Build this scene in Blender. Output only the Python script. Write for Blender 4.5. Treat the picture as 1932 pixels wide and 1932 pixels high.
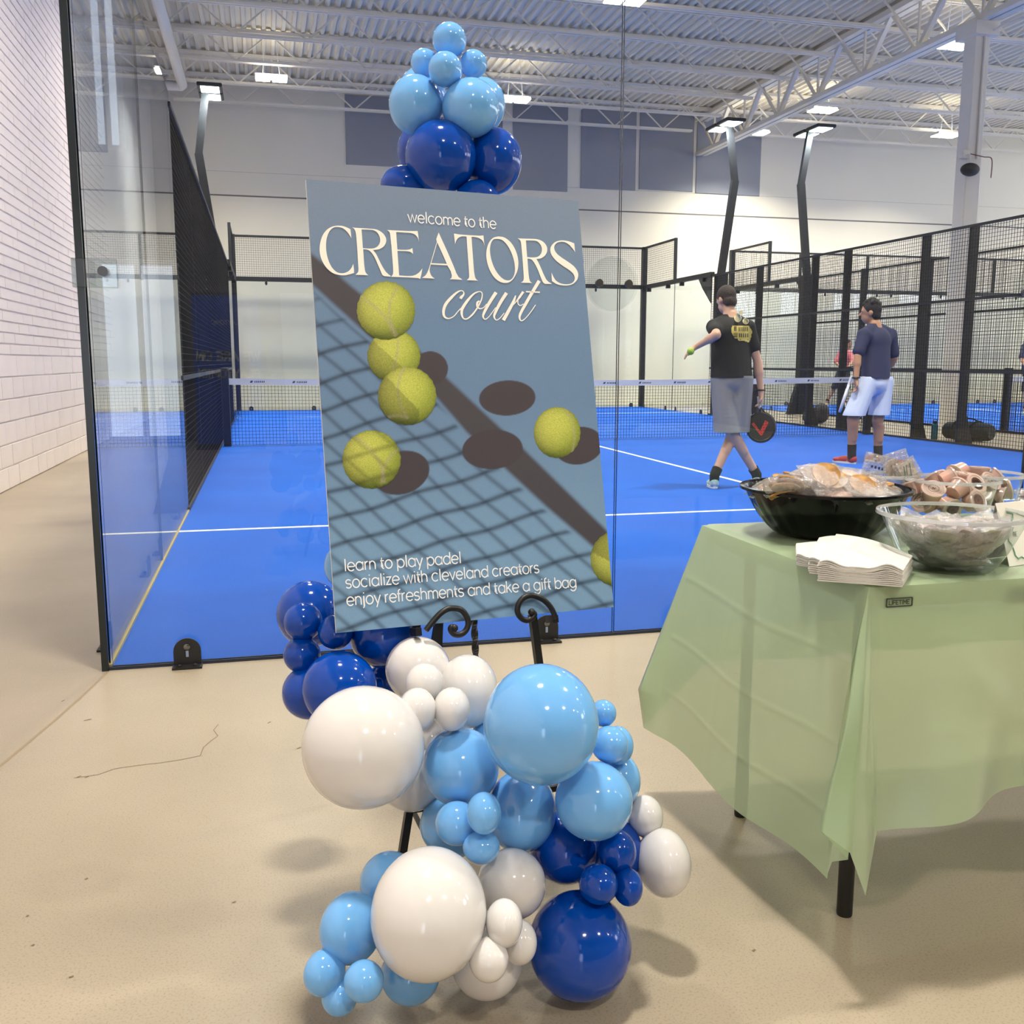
import bpy, bmesh, math, random
import numpy as np
from mathutils import Vector, Matrix, Quaternion, noise
from mathutils.geometry import tessellate_polygon

# ------------------------------------------------------------------ scene, camera, world, exposure
for o in list(bpy.data.objects):
    bpy.data.objects.remove(o, do_unlink=True)
sc = bpy.context.scene
COL = sc.collection
random.seed(7)

F_PX, PITCH, YAW, ROLL = 1844.375, 0.1523396, 0.2459552, -0.0015337
CAM = Vector((0.6057, -3.7965, 1.1435))
FW = Vector((math.sin(YAW) * math.cos(PITCH), math.cos(YAW) * math.cos(PITCH), -math.sin(PITCH)))
_r0 = Vector((math.cos(YAW), -math.sin(YAW), 0))
_d0 = FW.cross(_r0)
RT = _r0 * math.cos(ROLL) + _d0 * math.sin(ROLL)
DN = -_r0 * math.sin(ROLL) + _d0 * math.cos(ROLL)
cam_d = bpy.data.cameras.new('camera')
cam = bpy.data.objects.new('camera', cam_d)
COL.objects.link(cam)
cam_d.sensor_fit = 'HORIZONTAL'
cam_d.sensor_width = 36.0
cam_d.lens = F_PX / 1932.0 * 36.0
cam_d.clip_end = 200
cam_d.clip_start = 0.05
rot = Matrix((RT, -DN, -FW)).transposed()
cam.matrix_world = Matrix.Translation(CAM) @ rot.to_4x4()
sc.camera = cam

world = bpy.data.worlds.new('world')
sc.world = world
world.use_nodes = True
world.node_tree.nodes['Background'].inputs[0].default_value = (0.75, 0.85, 1.0, 1)
world.node_tree.nodes['Background'].inputs[1].default_value = 0.5
sc.view_settings.view_transform = 'Standard'
sc.view_settings.look = 'None'
sc.view_settings.gamma = 1.0
sc.view_settings.exposure = 0.38
sc.view_settings.use_curve_mapping = False
try:
    sc.cycles.max_bounces = 6
    sc.cycles.diffuse_bounces = 3
    sc.cycles.glossy_bounces = 3
    sc.cycles.transparent_max_bounces = 24
    sc.cycles.adaptive_threshold = 0.09
    sc.cycles.caustics_reflective = False
    sc.cycles.caustics_refractive = False
    sc.cycles.sample_clamp_indirect = 6.0
except Exception:
    pass

LIGHT_W = 150.0          # power of each high-bay fixture
WARM = (1.0, 0.93, 0.82)


# ------------------------------------------------------------------ pixel to place
def ray(u, v):
    return FW + RT * ((u - 966) / F_PX) + DN * ((v - 966) / F_PX)


def on_axis(u, v, ax, val):
    g = ray(u, v)
    return CAM + g * ((val - CAM[ax]) / g[ax])


def at_depth(u, v, d):
    return CAM + ray(u, v) * d


def depth_of(p):
    return (Vector(p) - CAM).dot(FW)


# ------------------------------------------------------------------ materials
def lin(c):
    out = []
    for x in c:
        x = x / 255.0
        out.append(x / 12.92 if x <= 0.04045 else ((x + 0.055) / 1.055) ** 2.4)
    return tuple(out) + (1.0,)


MATS = {}


def new_mat(name):
    m = bpy.data.materials.new(name)
    m.use_nodes = True
    nt = m.node_tree
    return m, nt, nt.nodes['Principled BSDF'], nt.nodes['Material Output']


def mat(name, rgb, rough=0.6, metal=0.0, vary=0.0, scale=8.0, bump=0.0, bump_scale=60.0, spec=0.5,
        emit=None, emit_s=0.0, rgb2=None, coat=0.0, detail=4.0, sub=0.0):
    if name in MATS:
        return MATS[name]
    m, nt, b, out = new_mat(name)
    b.inputs['Roughness'].default_value = rough
    b.inputs['Metallic'].default_value = metal
    b.inputs['Specular IOR Level'].default_value = spec
    b.inputs['Coat Weight'].default_value = coat
    if sub:
        b.inputs['Subsurface Weight'].default_value = sub
        b.inputs['Subsurface Radius'].default_value = (0.02, 0.02, 0.02)
    b.inputs['Base Color'].default_value = lin(rgb)
    if vary > 0 or rgb2:
        tc = nt.nodes.new('ShaderNodeTexCoord')
        nz = nt.nodes.new('ShaderNodeTexNoise')
        nz.inputs['Scale'].default_value = scale
        nz.inputs['Detail'].default_value = detail
        nt.links.new(tc.outputs['Object'], nz.inputs['Vector'])
        cr = nt.nodes.new('ShaderNodeValToRGB')
        c1 = lin(rgb)
        c2 = lin(rgb2) if rgb2 else tuple(x * (1 - vary) for x in c1[:3]) + (1,)
        cr.color_ramp.elements[0].position = 0.32
        cr.color_ramp.elements[1].position = 0.68
        cr.color_ramp.elements[0].color = c2
        cr.color_ramp.elements[1].color = c1
        nt.links.new(nz.outputs['Fac'], cr.inputs['Fac'])
        nt.links.new(cr.outputs['Color'], b.inputs['Base Color'])
    if bump > 0:
        tc2 = nt.nodes.new('ShaderNodeTexCoord')
        n2 = nt.nodes.new('ShaderNodeTexNoise')
        n2.inputs['Scale'].default_value = bump_scale
        nt.links.new(tc2.outputs['Object'], n2.inputs['Vector'])
        bp = nt.nodes.new('ShaderNodeBump')
        bp.inputs['Strength'].default_value = bump
        bp.inputs['Distance'].default_value = 0.01
        nt.links.new(n2.outputs['Fac'], bp.inputs['Height'])
        nt.links.new(bp.outputs['Normal'], b.inputs['Normal'])
    if emit:
        b.inputs['Emission Color'].default_value = lin(emit)
        b.inputs['Emission Strength'].default_value = emit_s
    MATS[name] = m
    return m


def mat_pane(name, tint=(240, 248, 250), refl=1.0):
    """clear flat glass or clear plastic: straight-through with Fresnel mirror"""
    if name in MATS:
        return MATS[name]
    m, nt, b, out = new_mat(name)
    nt.nodes.remove(b)
    tr = nt.nodes.new('ShaderNodeBsdfTransparent')
    tr.inputs[0].default_value = lin(tint)
    gl = nt.nodes.new('ShaderNodeBsdfGlossy')
    gl.inputs['Roughness'].default_value = 0.0
    lw = nt.nodes.new('ShaderNodeLayerWeight')
    lw.inputs['Blend'].default_value = 0.5
    pw = nt.nodes.new('ShaderNodeMath')          # Schlick: 0.04 + 0.96 (1 - cos)^5
    pw.operation = 'POWER'
    pw.inputs[1].default_value = 5.0
    nt.links.new(lw.outputs['Facing'], pw.inputs[0])
    mu = nt.nodes.new('ShaderNodeMath')
    mu.operation = 'MULTIPLY_ADD'
    mu.inputs[1].default_value = 0.96 * refl
    mu.inputs[2].default_value = 0.04 * refl
    mx = nt.nodes.new('ShaderNodeMixShader')
    nt.links.new(pw.outputs[0], mu.inputs[0])
    nt.links.new(mu.outputs[0], mx.inputs[0])
    nt.links.new(tr.outputs[0], mx.inputs[1])
    nt.links.new(gl.outputs[0], mx.inputs[2])
    nt.links.new(mx.outputs[0], out.inputs['Surface'])
    MATS[name] = m
    return m


def mat_film(name, rgb, clear=0.4, rough=0.25, gloss=0.12, trans=0.5, bump=0.0, bump_scale=30.0, vary=0.0):
    """thin translucent plastic sheet"""
    if name in MATS:
        return MATS[name]
    m, nt, b, out = new_mat(name)
    nt.nodes.remove(b)
    L = nt.links
    df = nt.nodes.new('ShaderNodeBsdfDiffuse')
    df.inputs[0].default_value = lin(rgb)
    tl = nt.nodes.new('ShaderNodeBsdfTranslucent')
    tl.inputs[0].default_value = lin(rgb)
    m1 = nt.nodes.new('ShaderNodeMixShader')
    m1.inputs[0].default_value = trans
    L.new(df.outputs[0], m1.inputs[1])
    L.new(tl.outputs[0], m1.inputs[2])
    tr = nt.nodes.new('ShaderNodeBsdfTransparent')
    c = lin(rgb)
    tr.inputs[0].default_value = tuple(0.35 + 0.65 * x for x in c[:3]) + (1,)
    m2 = nt.nodes.new('ShaderNodeMixShader')
    m2.inputs[0].default_value = clear
    L.new(m1.outputs[0], m2.inputs[1])
    L.new(tr.outputs[0], m2.inputs[2])
    gl = nt.nodes.new('ShaderNodeBsdfGlossy')
    gl.inputs['Roughness'].default_value = rough
    m3 = nt.nodes.new('ShaderNodeMixShader')
    fr = nt.nodes.new('ShaderNodeLayerWeight')
    fr.inputs['Blend'].default_value = 0.5
    pw = nt.nodes.new('ShaderNodeMath')
    pw.operation = 'POWER'
    pw.inputs[1].default_value = 4.0
    L.new(fr.outputs['Facing'], pw.inputs[0])
    ma = nt.nodes.new('ShaderNodeMath')
    ma.operation = 'MULTIPLY_ADD'
    ma.inputs[1].default_value = 0.7
    ma.inputs[2].default_value = gloss * 0.4
    L.new(pw.outputs[0], ma.inputs[0])
    L.new(ma.outputs[0], m3.inputs[0])
    L.new(m2.outputs[0], m3.inputs[1])
    L.new(gl.outputs[0], m3.inputs[2])
    L.new(m3.outputs[0], out.inputs['Surface'])
    if bump > 0:
        tc = nt.nodes.new('ShaderNodeTexCoord')
        n2 = nt.nodes.new('ShaderNodeTexNoise')
        n2.inputs['Scale'].default_value = bump_scale
        n2.inputs['Detail'].default_value = 3
        L.new(tc.outputs['Object'], n2.inputs['Vector'])
        bp = nt.nodes.new('ShaderNodeBump')
        bp.inputs['Strength'].default_value = bump
        bp.inputs['Distance'].default_value = 0.01
        L.new(n2.outputs['Fac'], bp.inputs['Height'])
        for s in (df, tl, gl):
            L.new(bp.outputs['Normal'], s.inputs['Normal'])
    MATS[name] = m
    return m


def mat_attr(name, rough=0.5, grain=0.0, grain_scale=300.0, spec=0.4):
    """printed ink: colour attribute 'ink' with a fine procedural grain"""
    if name in MATS:
        return MATS[name]
    m, nt, b, out = new_mat(name)
    at = nt.nodes.new('ShaderNodeAttribute')
    at.attribute_name = 'ink'
    b.inputs['Roughness'].default_value = rough
    b.inputs['Specular IOR Level'].default_value = spec
    if grain > 0:
        tc = nt.nodes.new('ShaderNodeTexCoord')
        nz = nt.nodes.new('ShaderNodeTexNoise')
        nz.inputs['Scale'].default_value = grain_scale
        nz.inputs['Detail'].default_value = 3
        nt.links.new(tc.outputs['Object'], nz.inputs['Vector'])
        mr = nt.nodes.new('ShaderNodeMapRange')
        mr.inputs[1].default_value = 0.25
        mr.inputs[2].default_value = 0.75
        mr.inputs[3].default_value = 1 - grain
        mr.inputs[4].default_value = 1 + grain
        nt.links.new(nz.outputs['Fac'], mr.inputs[0])
        vm = nt.nodes.new('ShaderNodeVectorMath')
        vm.operation = 'SCALE'
        nt.links.new(at.outputs['Color'], vm.inputs[0])
        nt.links.new(mr.outputs[0], vm.inputs['Scale'])
        nt.links.new(vm.outputs[0], b.inputs['Base Color'])
    else:
        nt.links.new(at.outputs['Color'], b.inputs['Base Color'])
    MATS[name] = m
    return m


BLACK = mat('black_steel', (34, 34, 36), 0.45, 0.0, spec=0.4)
WIRE = mat('black_wire', (22, 22, 24), 0.6, spec=0.2)
WHITE = mat('white_paint', (236, 228, 212), 0.6)
STEEL = mat('bolt_steel', (120, 120, 120), 0.25, 1.0)
GLASS = mat_pane('court_glass', (249, 252, 252))
CLEAR = mat_pane('clear_plastic', (240, 243, 243), 1.0)


# ------------------------------------------------------------------ object helpers
def tag(o, label=None, cat=None, group=None, kind=None):
    if label: o['label'] = label
    if cat: o['category'] = cat
    if group: o['group'] = group
    if kind: o['kind'] = kind
    return o


def empty(name, loc, label=None, cat=None, group=None, kind=None, parent=None):
    o = bpy.data.objects.new(name, None)
    o.empty_display_size = 0.1
    COL.objects.link(o)
    o['_w'] = [float(x) for x in loc]
    if parent is None:
        o.location = loc
    else:
        w = parent['_w']
        o.location = Vector(loc) - Vector((w[0], w[1], w[2]))
        o.parent = parent
    return tag(o, label, cat, group, kind)


class MB:
    def __init__(s):
        s.v = []; s.f = []; s.cols = None

    def quad(s, a, b, c, d):
        n = len(s.v); s.v += [tuple(a), tuple(b), tuple(c), tuple(d)]; s.f.append((n, n+1, n+2, n+3)); return s

    def box(s, x0, y0, z0, x1, y1, z1):
        n = len(s.v)
        s.v += [(x0,y0,z0),(x1,y0,z0),(x1,y1,z0),(x0,y1,z0),(x0,y0,z1),(x1,y0,z1),(x1,y1,z1),(x0,y1,z1)]
        s.f += [(n,n+3,n+2,n+1),(n+4,n+5,n+6,n+7),(n,n+1,n+5,n+4),(n+1,n+2,n+6,n+5),(n+2,n+3,n+7,n+6),(n+3,n,n+4,n+7)]
        return s

    def cham(s, x0, y0, z0, x1, y1, z1, c):
        """box with all vertical and top edges chamfered: a cheap bevel"""
        bm = bmesh.new()
        bmesh.ops.create_cube(bm, size=1.0)
        bmesh.ops.scale(bm, vec=(x1-x0, y1-y0, z1-z0), verts=bm.verts)
        bmesh.ops.translate(bm, vec=((x0+x1)/2, (y0+y1)/2, (z0+z1)/2), verts=bm.verts)
        bmesh.ops.bevel(bm, geom=list(bm.edges), offset=c, segments=2, affect='EDGES', profile=0.5)
        return s.bm(bm)

    def bm(s, bm, M=None):
        n = len(s.v)
        bm.verts.index_update()
        for v in bm.verts:
            s.v.append(tuple(M @ v.co) if M else tuple(v.co))
        for f in bm.faces:
            s.f.append(tuple(n + v.index for v in f.verts))
        bm.free()
        return s

    def bar(s, a, b, w, h, up=(0, 0, 1)):
        a = Vector(a); b = Vector(b); d = (b-a).normalized(); up = Vector(up)
        sd = d.cross(up)
        if sd.length < 1e-4: sd = d.cross(Vector((1, 0, 0)))
        sd.normalize(); u2 = sd.cross(d).normalized()
        n = len(s.v)
        for p in (a, b):
            for q, r in ((-1,-1),(1,-1),(1,1),(-1,1)):
                s.v.append(tuple(p + sd*(q*w/2) + u2*(r*h/2)))
        s.f += [(n,n+1,n+2,n+3),(n+7,n+6,n+5,n+4)]
        for i in range(4):
            j = (i+1) % 4
            s.f.append((n+i, n+4+i, n+4+j, n+j))
        return s

    def tube(s, pts, r, n=8, cap=True, closed=False, flat=1.0):
        pts = [Vector(p) for p in pts]
        rs = r if isinstance(r, (list, tuple)) else [r]*len(pts)
        base = len(s.v); prev = None; m = len(pts)
        for i, p in enumerate(pts):
            if closed: t = pts[(i+1) % m]-pts[i-1]
            else: t = pts[min(i+1, m-1)]-pts[max(i-1, 0)]
            if t.length < 1e-9: t = Vector((0, 0, 1))
            t.normalize()
            if prev is None:
                x = t.orthogonal().normalized()
            else:
                x = (prev - t*prev.dot(t))
                x = x.normalized() if x.length > 1e-6 else t.orthogonal().normalized()
            prev = x; y = t.cross(x)
            for k in range(n):
                a = 2*math.pi*k/n
                s.v.append(tuple(p + (x*math.cos(a) + y*math.sin(a)*flat)*rs[i]))
        for i in range(m if closed else m-1):
            for k in range(n):
                a = base+i*n+k; b = base+i*n+(k+1) % n
                i2 = (i+1) % m
                s.f.append((a, b, base+i2*n+(k+1) % n, base+i2*n+k))
        if cap and not closed:
            s.f.append(tuple(base+k for k in range(n))[::-1])
            s.f.append(tuple(base+(m-1)*n+k for k in range(n)))
        return s

    def lathe(s, prof, c=(0, 0, 0), n=32, M=None, mod=None, cap=True):
        base = len(s.v); m = len(prof)
        for i, (r, z) in enumerate(prof):
            for k in range(n):
                a = 2*math.pi*k/n
                rr = r if mod is None else mod(r, z, a)
                p = Vector((rr*math.cos(a), rr*math.sin(a), z))
                if M: p = M @ p
                s.v.append(tuple(p + Vector(c)))
        for i in range(m-1):
            for k in range(n):
                s.f.append((base+i*n+k, base+i*n+(k+1) % n, base+(i+1)*n+(k+1) % n, base+(i+1)*n+k))
        if cap and prof[0][0] > 1e-6: s.f.append(tuple(base+k for k in range(n))[::-1])
        if cap and prof[-1][0] > 1e-6: s.f.append(tuple(base+(m-1)*n+k for k in range(n)))
        return s

    def sphere(s, c, r, n=16, m=10, M=None):
        r = Vector(r) if hasattr(r, '__len__') else Vector((r, r, r))
        base = len(s.v)
        for i in range(m+1):
            th = math.pi*i/m
            for k in range(n):
                a = 2*math.pi*k/n
                p = Vector((r.x*math.sin(th)*math.cos(a), r.y*math.sin(th)*math.sin(a), r.z*math.cos(th)))
                if M: p = M @ p
                s.v.append(tuple(p + Vector(c)))
        for i in range(m):
            for k in range(n):
                s.f.append((base+i*n+k, base+(i+1)*n+k, base+(i+1)*n+(k+1) % n, base+i*n+(k+1) % n))
        return s

    def poly(s, pts):
        n = len(s.v); s.v += [tuple(p) for p in pts]; s.f.append(tuple(range(n, n+len(pts)))); return s

    def prism(s, pts, off):
        n = len(s.v); k = len(pts); off = Vector(off)
        s.v += [tuple(p) for p in pts] + [tuple(Vector(p)+off) for p in pts]
        s.f += [tuple(range(n, n+k))[::-1], tuple(range(n+k, n+2*k))]
        for i in range(k):
            j = (i+1) % k
            s.f.append((n+i, n+j, n+k+j, n+k+i))
        return s

    def mesh(s, name, origin=(0, 0, 0)):
        me = bpy.data.meshes.new(name)
        o = Vector(origin)
        me.from_pydata([(x-o.x, y-o.y, z-o.z) for x, y, z in s.v], [], s.f)
        return me

    def build(s, name, m, parent=None, smooth=False, base=None, origin=None, label=None, cat=None, group=None, kind=None, weld=False):
        if parent is not None:
            w = parent['_w'] if '_w' in parent else [0, 0, 0]
            org = Vector((w[0], w[1], w[2]))
        elif origin is not None:
            org = Vector(origin)
        else:
            a = np.array(s.v); org = Vector(((a[:, 0].min()+a[:, 0].max())/2, (a[:, 1].min()+a[:, 1].max())/2, a[:, 2].min()))
        me = s.mesh(name, org)
        if weld:
            bm = bmesh.new(); bm.from_mesh(me)
            bmesh.ops.remove_doubles(bm, verts=bm.verts, dist=1e-5)
            bmesh.ops.recalc_face_normals(bm, faces=bm.faces)
            bm.to_mesh(me); bm.free()
        if m: me.materials.append(m)
        if smooth:
            me.polygons.foreach_set('use_smooth', [True]*len(me.polygons))
            if smooth != 2:
                try: me.set_sharp_from_angle(angle=math.radians(40))
                except Exception: pass
        o = bpy.data.objects.new(name, me)
        COL.objects.link(o)
        o['_w'] = [org.x, org.y, org.z]
        if parent is not None:
            o.parent = parent
        else:
            o.location = org
        return tag(o, label, cat, group, kind)


def share(src, name, loc, parent, rotq=None, scale=None):
    """another piece that shares mesh data"""
    o = bpy.data.objects.new(name, src.data)
    COL.objects.link(o)
    w = parent['_w'] if (parent is not None and '_w' in parent) else [0, 0, 0]
    o.parent = parent
    o.location = Vector(loc) - Vector((w[0], w[1], w[2]))
    if rotq is not None:
        o.rotation_mode = 'QUATERNION'; o.rotation_quaternion = rotq
    if scale is not None:
        o.scale = scale
    return o


def copy_tree(o, loc, q=None, label=None, scale=None):
    c = o.copy(); COL.objects.link(c); c.location = loc
    if q is not None: c.rotation_mode = 'QUATERNION'; c.rotation_quaternion = q
    if label: c['label'] = label
    if scale: c.scale = (scale,)*3
    def rec(a, b):
        for ch in list(a.children):
            d = ch.copy(); COL.objects.link(d); d.parent = b
            d.matrix_parent_inverse = ch.matrix_parent_inverse.copy()
            rec(ch, d)
    rec(o, c)
    return c


def spline(pts, n=8):
    """Catmull-Rom through points"""
    P = [Vector(p) for p in pts]; out = []
    for i in range(len(P)-1):
        p0 = P[max(i-1, 0)]; p1 = P[i]; p2 = P[i+1]; p3 = P[min(i+2, len(P)-1)]
        for k in range(n):
            t = k/n
            out.append(0.5*((2*p1)+(p2-p0)*t+(2*p0-5*p1+4*p2-p3)*t*t+(3*p1-p0-3*p2+p3)*t**3))
    out.append(P[-1]); return out


# ================================================================== SETTING
XL, XR, YF, YB, ZC = -1.66, 27.0, 21.3, -11.0, 7.6


def concrete():
    m, nt, b, out = new_mat('polished_concrete'); L = nt.links
    tc = nt.nodes.new('ShaderNodeTexCoord')
    n1 = nt.nodes.new('ShaderNodeTexNoise'); n1.inputs['Scale'].default_value = 0.9; n1.inputs['Detail'].default_value = 6
    n2 = nt.nodes.new('ShaderNodeTexNoise'); n2.inputs['Scale'].default_value = 220; n2.inputs['Detail'].default_value = 2
    n3 = nt.nodes.new('ShaderNodeTexVoronoi'); n3.inputs['Scale'].default_value = 38
    for n in (n1, n2, n3): L.new(tc.outputs['Object'], n.inputs['Vector'])
    r1 = nt.nodes.new('ShaderNodeValToRGB')
    r1.color_ramp.elements[0].position = 0.3; r1.color_ramp.elements[0].color = lin((152, 140, 121))
    r1.color_ramp.elements[1].position = 0.7; r1.color_ramp.elements[1].color = lin((175, 163, 142))
    L.new(n1.outputs['Fac'], r1.inputs[0])
    r2 = nt.nodes.new('ShaderNodeValToRGB')
    r2.color_ramp.elements[0].position = 0.30; r2.color_ramp.elements[0].color = (0.62, 0.6, 0.57, 1)
    r2.color_ramp.elements[1].position = 0.48; r2.color_ramp.elements[1].color = (1, 1, 1, 1)
    L.new(n2.outputs['Fac'], r2.inputs[0])
    r3 = nt.nodes.new('ShaderNodeValToRGB')
    r3.color_ramp.elements[0].position = 0.05; r3.color_ramp.elements[0].color = (0.35, 0.3, 0.25, 1)
    r3.color_ramp.elements[1].position = 0.08; r3.color_ramp.elements[1].color = (1, 1, 1, 1)
    L.new(n3.outputs['Distance'], r3.inputs[0])
    x1 = nt.nodes.new('ShaderNodeMix'); x1.data_type = 'RGBA'; x1.blend_type = 'MULTIPLY'; x1.inputs[0].default_value = 0.55
    x2 = nt.nodes.new('ShaderNodeMix'); x2.data_type = 'RGBA'; x2.blend_type = 'MULTIPLY'; x2.inputs[0].default_value = 0.35
    L.new(r1.outputs[0], x1.inputs[6]); L.new(r2.outputs[0], x1.inputs[7])
    L.new(x1.outputs[2], x2.inputs[6]); L.new(r3.outputs[0], x2.inputs[7])
    L.new(x2.outputs[2], b.inputs['Base Color'])
    b.inputs['Roughness'].default_value = 0.34
    b.inputs['Specular IOR Level'].default_value = 0.35
    bp = nt.nodes.new('ShaderNodeBump'); bp.inputs['Strength'].default_value = 0.05
    L.new(n1.outputs['Fac'], bp.inputs['Height']); L.new(bp.outputs[0], b.inputs['Normal'])
    return m


CONC = concrete()
floor = MB().box(XL-0.3, YB-0.3, -0.2, XR, YF+0.3, 0).build('floor', CONC, origin=(0, 0, 0), kind='structure',
                                                         label='pale beige polished concrete floor')
CRACK = mat('crack_dark', (120, 104, 84), 0.9)


def floor_ribbon(name, pts, w, m, lab):
    P = [on_axis(u, v, 2, 0.0) for u, v in pts]
    mb = MB()
    for a, b in zip(P[:-1], P[1:]):
        d = (b-a).normalized(); s = Vector((-d.y, d.x, 0))*(w/2); z = Vector((0, 0, 0.0008))
        mb.quad(a-s+z, b-s+z, b+s+z, a+s+z)
    o = mb.build(name, m, floor)
    o['label'] = lab


floor_ribbon('control_joint', [(203, 1268), (150, 1318), (100, 1362), (40, 1412), (-20, 1462)], 0.009, mat('joint_dark', (150, 134, 110), 0.9), 'thin saw-cut joint across the concrete')
floor_ribbon('crack', [(140, 1468), (185, 1462), (215, 1451), (262, 1444), (300, 1440), (340, 1434), (378, 1426), (384, 1410), (398, 1398), (411, 1389), (403, 1378), (412, 1367)], 0.0022, CRACK, 'hairline crack in the concrete')
for (u, v, l) in [(158, 1360, 14), (145, 1467, 8), (160, 1468, 7), (505, 1365, 6), (560, 1413, 8), (438, 1704, 7), (130, 1845, 9), (60, 1785, 5), (116, 1324, 6), (50, 1730, 4), (1420, 1795, 5), (160, 1660, 6)]:
    floor_ribbon('scuff', [(u, v), (u+l, v-3)], 0.005, CRACK, 'small dark scuff mark')

# left wall of painted blocks
BLOCK = mat('painted_block', (242, 232, 226), 0.5, vary=0.05, scale=3.0, bump=0.25, bump_scale=45, spec=0.35)
wall_left = MB().box(XL-0.3, YB, 0, XL-0.012, YF, ZC+0.4).build('wall_left', BLOCK, origin=(XL, 0, 0), kind='structure', label='white painted block wall')
blocks = []
z = 0.0
row = 0
while z < 5.6:
    h = 0.2 if row < 6 else 0.1
    y = 2.2 + (0.2 if row % 2 else 0.0)
    while y < 12.6:
        blocks.append((y, z, h)); y += 0.4
    z += h; row += 1


def block_view(b):
    p = Vector((XL, b[0]+0.2, b[1]+b[2]/2)); d = p-CAM; zc = d.dot(FW)
    u = 966+F_PX*d.dot(RT)/zc; v = 966+F_PX*d.dot(DN)/zc
    inside = -20 < u < 215 and -20 < v < 1000
    return (0 if inside else 1, zc)


blocks.sort(key=block_view)


def block_mesh(h):
    g = 0.005; c = 0.004
    mb = MB()
    y0, y1, z0, z1 = 0.002, 0.398, g, h-g
    xb, xf = -0.016, 0.0
    o = [(xb, y0, z0), (xb, y1, z0), (xb, y1, z1), (xb, y0, z1)]
    cy = 0.0015
    i = [(xf, y0+cy, z0+c), (xf, y1-cy, z0+c), (xf, y1-cy, z1-c), (xf, y0+cy, z1-c)]
    mb.v = o+i
    mb.f = [(4, 5, 6, 7)] + [(k, (k+1) % 4, 4+(k+1) % 4, 4+k) for k in range(4)]
    return mb


proto_block = {}
rest = MB()
for n, (y, zz, h) in enumerate(blocks):
    jit = random.uniform(-0.002, 0.002)
    if n < 300:
        if h not in proto_block:
            me = block_mesh(h).mesh('block'); me.materials.append(BLOCK)
            proto_block[h] = me
        o = bpy.data.objects.new('block', proto_block[h]); COL.objects.link(o)
        o.parent = wall_left; o.location = (jit, y, zz)
    else:
        b = block_mesh(h); k = len(rest.v)
        rest.v += [(XL+jit+a, y+b_, zz+c) for a, b_, c in b.v]
        rest.f += [tuple(k+q for q in f) for f in b.f]
ro = rest.build('block_courses', BLOCK, wall_left); ro['kind'] = 'stuff'

# far wall, right wall, wall behind the camera
CREAM = mat('cream_wall', (238, 229, 208), 0.7, vary=0.03, scale=0.7)
GREY_RECT = mat('grey_rect_tone', (146, 148, 154), 0.75, vary=0.04, scale=1.5)
wall_back = MB().box(XL-0.3, YF, 0, XR, YF+0.3, ZC+0.4).build('wall_back', CREAM, origin=(0, YF, 0), kind='structure', label='tall cream wall behind the courts')
MB().box(XL, YF-0.004, 5.04, XR, YF, 5.075).build('panel_joint', mat('joint_grey', (120, 112, 108), 0.8), wall_back)
MB().box(XL, YF-0.003, 5.60, XR, YF, 5.61).build('panel_joint', mat('joint_grey2', (196, 190, 180), 0.8), wall_back)


def far_rect(u0, u1, v0, v1):  # thin grey rectangles raised on the far wall
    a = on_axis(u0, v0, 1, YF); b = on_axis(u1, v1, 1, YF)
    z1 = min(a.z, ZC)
    MB().cham(a.x, YF-0.03, b.z, b.x, YF, z1, 0.006).build('grey_wall_rect', GREY_RECT, wall_back)


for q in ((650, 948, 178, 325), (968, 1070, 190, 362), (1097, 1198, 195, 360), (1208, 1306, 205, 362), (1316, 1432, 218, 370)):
    far_rect(*q)
wall_right = MB().box(XR, YB, 0, XR+0.3, YF, ZC+0.4).build('wall_right', CREAM, origin=(XR, 0, 0), kind='structure', label='cream side wall of the hall')
wall_front = MB().box(XL-0.3, YB-0.3, 0, XR, YB, ZC+0.4).build('wall_front', CREAM, origin=(0, YB, 0), kind='structure', label='lobby wall facing the courts')
wall_front.data.materials[0] = mat('lobby_grey', (120, 118, 116), 0.8)
DAY = mat('daylight_pane', (235, 243, 255), 0.3, emit=(225, 238, 255), emit_s=3.2)
FRAME = mat('window_frame_white', (225, 228, 232), 0.5)
n = 0
for (x0, x1, z0, z1) in ((-1.55, -0.55, 0.05, 2.5), (-1.5, -1.15, 4.0, 6.2)):
    n += 1
    w = empty('window_%d' % n, ((x0+x1)/2, YB, z0), 'tall bright window in the lobby wall', None, None, 'structure')
    MB().box(x0, YB+0.005, z0, x1, YB+0.015, z1).build('pane', DAY, w)
    mb = MB()
    for xx in (x0, (x0+x1)/2, x1): mb.box(xx-0.04, YB, z0, xx+0.04, YB+0.06, z1)
    for zz in (z0, z1): mb.box(x0, YB, zz-0.04, x1, YB+0.06, zz+0.04)
    mb.build('window_frame', FRAME, w)

for (y0, y1) in ((-8.5, -5.5), (-3.5, -0.5), (1.5, 4.5), (6.5, 9.5), (11.5, 14.5), (16.5, 19.5)):  # added glowing panes, out of view, to brighten the ceiling
    n += 1
    w = empty('window_%d' % n, (XR, (y0+y1)/2, 3.6), 'added glowing pane high in the unseen side wall', None, None, 'structure')
    MB().box(XR-0.015, y0, 3.6, XR-0.005, y1, 6.4).build('pane', mat('side_fill_glow', (235, 243, 255), 0.3, emit=(232, 240, 255), emit_s=7.0), w)
    mb = MB()
    for yy in (y0, (y0+y1)/2, y1): mb.box(XR-0.06, yy-0.04, 3.6, XR, yy+0.04, 6.4)
    for zz in (3.6, 6.4): mb.box(XR-0.06, y0, zz-0.04, XR, y1, zz+0.04)
    mb.build('window_frame', FRAME, w)

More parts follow.
